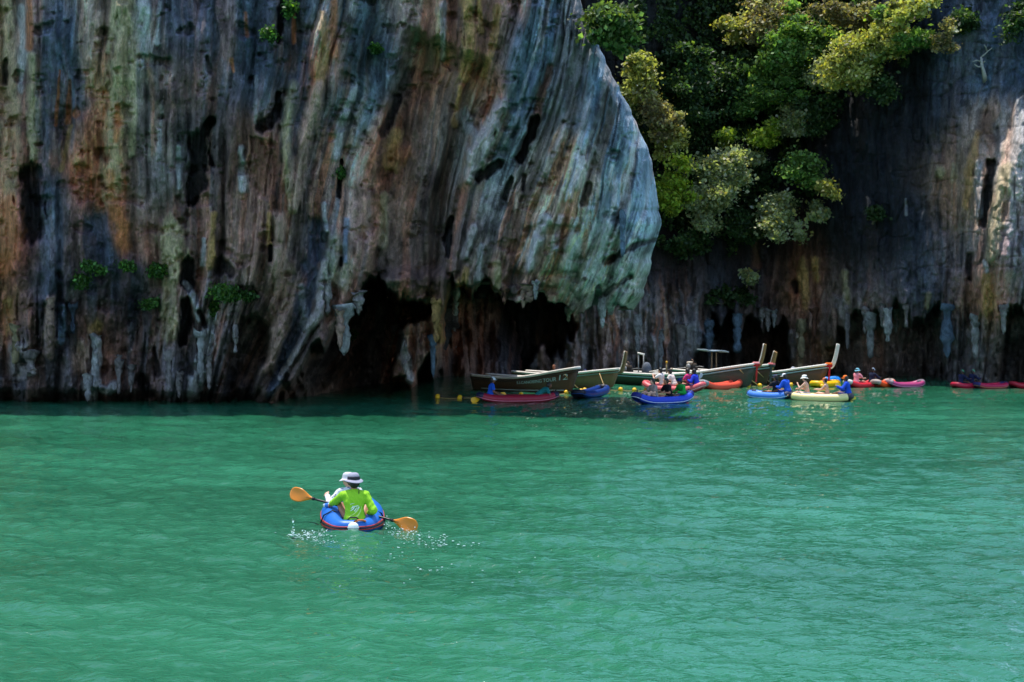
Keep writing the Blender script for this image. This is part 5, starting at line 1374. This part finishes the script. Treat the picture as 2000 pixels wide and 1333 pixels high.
def box_part(name, parent, c, sz, mat, rz=0.0):
    R = rotz(rz); V = [np.array(c) + R @ np.array([sx * sz[0] / 2, sy * sz[1] / 2, sz_ * sz[2] / 2]) for sx in (-1, 1) for sy in (-1, 1) for sz_ in (-1, 1)]
    return link(name, mesh_any(name, V, [[0, 1, 3, 2], [4, 6, 7, 5], [0, 4, 5, 1], [2, 3, 7, 6], [0, 2, 6, 4], [1, 5, 7, 3]], mat, False), parent)
METAL = paint((150, 150, 148), rough=.4); DKMETAL = paint((52, 50, 48), rough=.5, var=.4)
def engine(b, hd, px, py, Y, s=1.0):
    c = to_boat(b, hd, atY(px, py, Y))
    eng = box_part("engine_block", b, c, (.34 * s, .55 * s, .26 * s), DKMETAL)
    box_part("cylinder_head", eng, c + np.array([0, .05, .18]) * s, (.26 * s, .34 * s, .12 * s), paint((120, 100, 84), rough=.5, var=.3))
    v, f = lathe([(.001, .09), (.12, .08), (.16, .03), (.16, -.03), (.12, -.07)], 14); v = v * s; v = v[:, [2, 0, 1]]
    link("flywheel", mesh_any("flywheel", v + c + np.array([.2, -.1, .05]) * s, f, METAL), eng)
    link("exhaust", mesh_any("exhaust", *tube([c + np.array(q) * s for q in ((0, .1, .2), (.03, .12, .38), (.03, .0, .45))], [.035 * s] * 3, 7), paint((110, 84, 66), rough=.6)), eng)
    link("fuel_tank", mesh_any("fuel_tank", *tube([c + np.array(q) * s for q in ((-.16, -.2, .24), (.16, -.2, .24))], [.10 * s] * 2, 10), paint((206, 190, 170), rough=.4)), eng)
    link("mount", mesh_any("mount", *tube([c + np.array(q) * s for q in ((0, 0, -.13), (0, 0, -.48))], [.06 * s] * 2, 8), DKMETAL), b)
    link("tiller", mesh_any("tiller", *tube([c + np.array(q) * s for q in ((0, .2, .0), (0, .6, .08), (0, .95, .05))], [.022] * 3, 6), METAL), eng)
    link("tail_shaft", mesh_any("tail_shaft", *tube([c + np.array(q) * s for q in ((0, -.2, 0), (0, -1.4, -.1), (0, -2.3, -.2))], [.028] * 3, 6), METAL), eng)
def post_px(b, hd, x0, y0, x1, y1, r, mat, name="pole", Y=None):
    Y = Y or boatY(b, hd, (x0 + x1) / 2)
    return link(name, mesh_any(name, *tube([to_boat(b, hd, atY(x0, y0, Y)), to_boat(b, hd, atY(x1, y1, Y))], [r, r], 8), mat), b)
# gear on the longest boat
YC = boatY(bC, hC, 1250)
engine(bC, hC, 1226, 722, boatY(bC, hC, 1226), .85)
post_px(bC, hC, 1247, 740, 1247, 690, .03, METAL); post_px(bC, hC, 1257, 742, 1257, 692, .03, METAL); post_px(bC, hC, 1245, 690, 1259, 693, .05, W_PALE, "crossbar", YC)
tp = to_boat(bC, hC, atY(1263, 722, boatY(bC, hC, 1263)))
v, f = lathe([(.02, .36), (.12, .33), (.20, .22), (.24, .05), (.24, -.12), (.22, -.3)], 16); link("folded_tarpaulin", mesh_any("folded_tarpaulin", v + tp, f, paint((92, 98, 108), rough=.8, bump=.02, bscale=14)), bC)
po = post_px(bC, hC, 1302, 732, 1302, 710, .035, paint((150, 132, 92))); 
v, f = lathe([(.001, .07), (.05, .05), (.06, 0), (.05, -.05), (.001, -.06)], 12); link("pole_cap", mesh_any("pole_cap", v + to_boat(bC, hC, atY(1302, 708, boatY(bC, hC, 1302))), f, paint((214, 160, 50))), po)
post_px(bC, hC, 1310, 730, 1313, 719, .03, W_MID); post_px(bC, hC, 1268, 727, 1300, 721, .035, W_PALE, "plank", boatY(bC, hC, 1284))
# engine and canopy of the boat behind it
engine(bD, hD, 1352, 718, boatY(bD, hD, 1352), .9)
YD = boatY(bD, hD, 1398)
for x in (1390, 1399): post_px(bD, hD, x, 735, x, 688, .035, W_MID, "canopy_post", YD)
cv = []
for i in range(9):
    t = i / 8; p = to_boat(bD, hD, atY(1370 + 45 * t, 684 + 5 * t + 1.5 * math.sin(t * 6.3), YD + .3 * (t - .5)))
    for dy in (-.55, .55):
        for dz in (0, .05): cv.append(p + np.array([0, dy * .6, dz]) @ np.eye(3))
Fc = []
for i in range(8): Fc += [[i*4, i*4+2, i*4+6, i*4+4], [i*4+1, i*4+5, i*4+7, i*4+3], [i*4, i*4+4, i*4+5, i*4+1], [i*4+2, i*4+3, i*4+7, i*4+6]]
Fc += [[0, 1, 3, 2], [32, 34, 35, 33]]
link("canopy", mesh_any("canopy", cv, Fc, paint((150, 166, 176), rough=.6)), bD)
v, f = lathe([(.02, .14), (.10, .1), (.12, -.02), (.10, -.12)], 12); link("fender", mesh_any("fender", v + to_boat(bE, hE, atY(1549, 722, boatY(bE, hE, 1549))), f, paint((170, 174, 180))), bE)
v, f = lathe([(.02, .10), (.06, .08), (.07, -.02), (.05, -.1)], 10); link("mooring_bitt", mesh_any("mooring_bitt", v + to_boat(bA, hA, atY(1082, 717, boatY(bA, hA, 1082))), f, paint((150, 96, 70))), bA)
post_px(bB, hB, 1143, 748, 1143, 721, .05, paint((24, 34, 84)), "blue_post"); 

ROPE = paint((170, 140, 92), rough=.9)
def rope(label, pts, r=.022):
    pts = [np.array(p) for p in pts]; c = pts[0].copy(); c[2] = min(p[2] for p in pts)
    o = link("mooring_rope", mesh_any("mooring_rope", *tube([p - c for p in pts], [r] * len(pts), 6), ROPE), None, label, "rope", "mooring ropes", loc=c)
def sag(a, b, d, n=9): return [np.array(a) * (1 - t) + np.array(b) * t - np.array([0, 0, d * 4 * t * (1 - t)]) for t in np.linspace(0, 1, n)]
rope("rope from the lettered boat's rail down to a yellow buoy", sag(atY(1103, 732, boatY(bA, hA, 1103) - .6), W(1134, 763, .05), .03))
rope("rope from the brown boat's bow down to the water", sag(atY(1171, 730, boatY(bB, hB, 1171) - .5), W(1184, 763, .02), .03))
rope("rope from the longest boat's bow down to a yellow buoy", sag(atY(1445, 723, boatY(bC, hC, 1445) - .5), W(1482, 753.5, .05), .04))
rope("rope from the canopy boat's bow down past the longest boat", sag(atY(1478, 725, boatY(bD, hD, 1478) - .5), W(1512, 752, .05), .04))

# ------------------------------------------------------------------ kayaks of the tour groups, their crews, and the float line
KG = "kayaks"
def kayak_px(label, x0, y0, x1, y1, **kw):
    """stern and bow given by the pixels of their waterline"""
    a = np.array(W(x0, y0)); b = np.array(W(x1, y1)); d = b - a; L = float(np.linalg.norm(d)); yaw = math.atan2(-d[0], d[1])
    kw.setdefault("wd", .92); kw.setdefault("r", .16); kw.setdefault("blunt", .55); kw.setdefault("n", 56); kw.setdefault("k", 10)
    o = kayak(label, Vector((a + b) / 2), yaw, L=L, group=KG, **kw)
    return (o, a, b, yaw)
def crew(kk, px, label, facing=1, z=.12, off=0.0, **kw):
    o, a, b, yaw = kk; d = b - a
    k = (px - 1000) / F
    s = (k * a[1] - a[0]) / (d[0] - k * d[1])
    s = min(max(s, .08), .92)
    p = a + d * s; p[2] = z
    kw.setdefault("h", .021); kw.setdefault("s", .95)
    return person(label, Vector(p), yaw + (0 if facing > 0 else math.pi) + off, group="people in the kayaks", **kw)

k1 = kayak_px("red and navy kayak with pink rim gliding in the cave shade", 930, 786, 1092, 784, main=(150, 30, 52), trim=[(214, 130, 150)], ends=(26, 30, 60), floor=(26, 30, 58), rise=.22)
q, _, _ = crew(k1, 957, "person in a blue vest and white cap paddling the red kayak", 1, skin="brown", shirt=(28, 84, 190), sleeve="short", hat=("cap", (206, 212, 214)), hands=[(-.25, .38, .22), (.25, .30, .18)], shorts=(90, 92, 100))
paddle("yellow bladed paddle held low over the red kayak", atY(920, 783, 55.6), atY(989, 771, 56.2), (236, 176, 20), (30, 30, 32), blade_l=.42, blade_w=.12, face=(0, -1, .3))
crew(k1, 1050, "person in a teal shirt leaning forward at the red kayak's bow", 1, lean=.75, bend=.3, skin="brown", shirt=(30, 110, 110), sleeve="short", hat=None, shorts=(120, 110, 104), hands=[(-.2, .62, .25), (.2, .62, .22)])
k2 = kayak_px("small navy blue kayak lying end on beside the lettered boat", 1126, 780, 1180, 768, main=(16, 52, 120), trim=[(28, 84, 160)], floor=(16, 30, 66), ends=(14, 18, 36), rise=.2)
k3 = kayak_px("royal blue kayak with white rim loaded with three passengers", 1352, 786, 1236, 790, main=(24, 62, 190), trim=[(216, 220, 232)], floor=(24, 40, 110), rise=.34, ends=(20, 30, 110))
crew(k3, 1279, "bare shouldered person with brown hair at the front of the royal blue kayak", 1, skin="light", shirt=(150, 134, 126), sleeve="short", shorts=(70, 66, 70), legs="bent", long_hair=True)
crew(k3, 1308, "person in black in the middle of the royal blue kayak", 1, skin="tan", shirt=(24, 24, 28), sleeve="short", shorts=(30, 30, 36), lean=.2)
crew(k3, 1336, "person in a green top and navy cap steering the royal blue kayak", 1, skin="brown", shirt=(36, 150, 60), hat=("cap", (26, 40, 96)), shorts=(30, 60, 150), lean=.25)
k4 = kayak_px("pink red kayak with four passengers in front of the longest boat", 1378, 768, 1256, 764, main=(214, 96, 100), trim=[(236, 196, 196)], floor=(150, 60, 64), rise=.36)
crew(k4, 1294, "person in a white tee at the front of the pink red kayak", 1, skin="light", shirt=(226, 216, 214), sleeve="short", shorts=(214, 110, 120), hands=[(-.15, .40, .52), (.12, .42, .5)], z=.2)
crew(k4, 1318, "person in a cream tee and dark cap leaning in the pink red kayak", 1, skin="light", shirt=(232, 214, 204), sleeve="short", hat=("cap", (66, 60, 62)), shorts=(200, 120, 124), lean=.35, z=.2)
crew(k4, 1347, "person in a magenta shirt in the pink red kayak", 1, skin="tan", shirt=(220, 60, 120), sleeve="short", shorts=(50, 40, 60), lean=.1, z=.2)
crew(k4, 1362, "person in a cobalt shirt steering the pink red kayak", 1, skin="brown", shirt=(40, 60, 190), shorts=(30, 40, 110), lean=.2, z=.2, hands=[(-.2, .35, .35), (.15, .32, .55)])
paddle("grey paddle raised by the cobalt shirted person", atY(1352, 768, 63.2), atY(1371, 729, 63.4), (170, 176, 182), (60, 62, 66), blade_l=.36, blade_w=.08, face=(.4, -1, .1))
k4b = kayak_px("empty orange red kayak with grey bow tip alongside the longest boat", 1368, 763, 1444, 757, main=(226, 84, 62), ends=(140, 146, 150), floor=(160, 60, 48), rise=.34)
k5 = kayak_px("sky blue kayak with white rim roped to the cream kayak", 1546, 781, 1462, 777, main=(76, 132, 220), trim=[(214, 226, 240)], floor=(60, 100, 180), rise=.18, ends=(60, 66, 90))
crew(k5, 1514, "person in a black vest stretching legs in the sky blue kayak", 1, skin="tan", shirt=(34, 34, 44), sleeve="short", hat=("cap", (70, 70, 96)), shorts=(30, 30, 40), lean=-.15)
crew(k5, 1541, "person in a blue shirt and white cap at the back of the sky blue kayak", 1, skin="brown", shirt=(36, 86, 200), hat=("cap", (226, 226, 232)), shorts=(30, 60, 140), lean=.2, z=.2)
k6 = kayak_px("long cream yellow kayak with dark ends and three passengers", 1668, 784, 1540, 781, main=(238, 214, 150), floor=(214, 190, 130), rise=.12, ends=(40, 36, 48))
crew(k6, 1577, "bare backed person in a white bucket hat in the cream kayak", 1, skin="light", shirt=None, hat=("bucket", (236, 234, 226)), shorts=(214, 200, 190), hands=[(-.12, .36, .5), (.15, .4, .3)], z=.14)
crew(k6, 1616, "bare backed person with a copper cap in the cream kayak", 1, skin="light", shirt=None, hat=("cap", (206, 120, 84)), shorts=(206, 150, 130), z=.14, s=.85)
crew(k6, 1657, "person in a blue shirt and orange cap paddling the cream kayak", 1, skin="brown", shirt=(30, 70, 180), hat=("cap", (236, 120, 50)), shorts=(28, 50, 120), hands=[(-.28, .40, .42), (.2, .34, .22)], z=.16)
paddle("yellow bladed paddle of the orange capped person", atY(1633, 750, 57.2), atY(1671, 783, 57.6), (232, 200, 70), (170, 150, 110), blade_l=.36, blade_w=.11, face=(0, -1, .2))
k7 = kayak_px("yellow kayak moored against the orange sashed boat", 1588, 757, 1634, 754.5, main=(244, 190, 20), floor=(200, 150, 20), rise=.12)
k8 = kayak_px("azure kayak stacked behind the yellow kayak", 1606, 752, 1634, 750.5, main=(20, 120, 210), floor=(16, 80, 150), rise=.25, r=.2)
k9 = kayak_px("crimson kayak with a pale blue hatted passenger under the shaded wall", 1652, 757.5, 1712, 755, main=(214, 40, 54), ends=(200, 196, 190), floor=(130, 26, 36), rise=.3, r=.13)
crew(k9, 1672, "person in a pink top and pale blue bucket hat in the crimson kayak", 1, skin="light", shirt=(226, 140, 150), sleeve="short", hat=("bucket", (130, 190, 206)), shorts=(150, 60, 70), s=.85)
crew(k9, 1702, "person in dark clothes and white cap behind the pink topped person", 1, skin="brown", shirt=(26, 34, 56), hat=("cap", (150, 170, 190)), shorts=(20, 24, 36), s=.85)
k10 = kayak_px("orange kayak with grey bow between the crimson and pink kayaks", 1708, 757, 1740, 754.5, main=(240, 84, 36), ends=(170, 150, 140), floor=(150, 50, 26), rise=.3, r=.13)
k11 = kayak_px("long magenta pink kayak resting along the shaded wall", 1734, 757, 1804, 756, main=(170, 58, 108), trim=[(230, 150, 190)], ends=(120, 110, 120), floor=(120, 40, 80), rise=.26, r=.13)
k12 = kayak_px("short dark red kayak with green hatted passengers under the pale buttress", 1862, 758.5, 1910, 757, main=(176, 28, 56), floor=(90, 20, 34), rise=.15, r=.13)
for x, lb in ((1876, "person in a mint green cap at the back of the short dark red kayak"), (1897, "person in a mint green cap at the front of the short dark red kayak")):
    crew(k12, x, lb, 1, skin="brown", shirt=(24, 30, 60), hat=("cap", (80, 160, 120)), shorts=(20, 24, 40), s=.8)
k13 = kayak_px("long dark red kayak with tan deck under the pale buttress", 1904, 759, 1966, 758, main=(170, 24, 64), trim=[(190, 150, 100)], ends=(40, 36, 90), floor=(190, 150, 100), rise=.16, r=.13)
k14 = kayak_px("dark red kayak in the last shaded corner beyond the pale buttress", 1974, 758, 2024, 757, main=(166, 26, 44), floor=(90, 20, 34), rise=.2, r=.13)

BUOYS = [(855,778),(898,780),(1018,774),(1080,772),(1106,770),(1135,767),(1142,765),(1186,763),(1212,764),(1239,765),(1262,764),(1440,758),(1462,756),(1484,756),(1509,755),(1528,755),(1545,754.5),(1606,757.5)]
bme = None
BM = paint((240, 184, 30), rough=.4, var=.15)
v, f = lathe([(.03, .11), (.08, .105), (.13, .07), (.15, 0), (.13, -.07), (.08, -.105), (.03, -.11)], 14); v = v[:, [2, 0, 1]]
body_me = mesh_any("shell", v * .85, f, BM)
v2, f2 = lathe([(.03, .16), (.04, .155), (.04, .10), (.03, .10)], 10); v2 = v2[:, [2, 0, 1]]
col_me = mesh_any("collar", v2, f2, paint((60, 56, 50)))
BL = ["yellow float bobbing alone in the cave shade, last on the rope", "yellow float between the lone one and the red kayak's paddle", "yellow float just behind the blue vested paddler", "yellow float behind the middle of the red kayak", "yellow float behind the teal shirted person", "yellow float at the navy kayak's near end", "yellow float where the lettered boat's rope meets the water", "yellow float at the foot of the brown boat's rope", "yellow float between the navy and royal blue kayaks", "yellow float by the royal blue kayak's raised bow", "yellow float half hidden behind the royal blue kayak's front passenger", "yellow float at the orange red kayak's bow tip", "yellow float under the longest boat's bow", "yellow float at the foot of the longest boat's rope", "yellow float behind the black vested person", "yellow float in front of the white capped person's face", "yellow float behind the white capped person's back", "yellow float touching the yellow kayak"]
for (x, y), bl in zip(BUOYS, BL):
    p = W(x, y); p.z = .05
    o = link("buoy", None, None, bl, "buoy", "yellow floats of the swimming line", loc=p)
    o.rotation_euler = (0, random.uniform(-.2, .2), random.uniform(-.3, .3))
    link("shell", body_me, o); link("collar", col_me, o)
lp = [np.array(W(x, y)) + np.array([0, 0, .02]) for x, y in sorted(BUOYS)[:11]]
def float_rope(label, ids):
    lp = [np.array(W(*BUOYS[i])) + np.array([0, 0, .035]) for i in ids]
    pts = []
    for a, b in zip(lp[:-1], lp[1:]): pts += [a * (1 - t) + b * t - np.array([0, 0, .03 * math.sin(math.pi * t)]) for t in (0, .25, .5, .75)]
    pts.append(lp[-1])
    c = pts[0].copy()
    link("float_rope", mesh_any("float_rope", *tube([p - c for p in pts], [.018] * len(pts), 5), ROPE), None, label, "rope", "float line ropes", loc=c)
float_rope("thin rope joining the yellow floats from the cave to the royal blue kayak", [0, 1, 2, 3, 4, 5, 7, 8, 9, 10])
float_rope("thin rope joining the yellow floats beside the sky blue kayak", [11, 12, 13, 14, 15, 16])
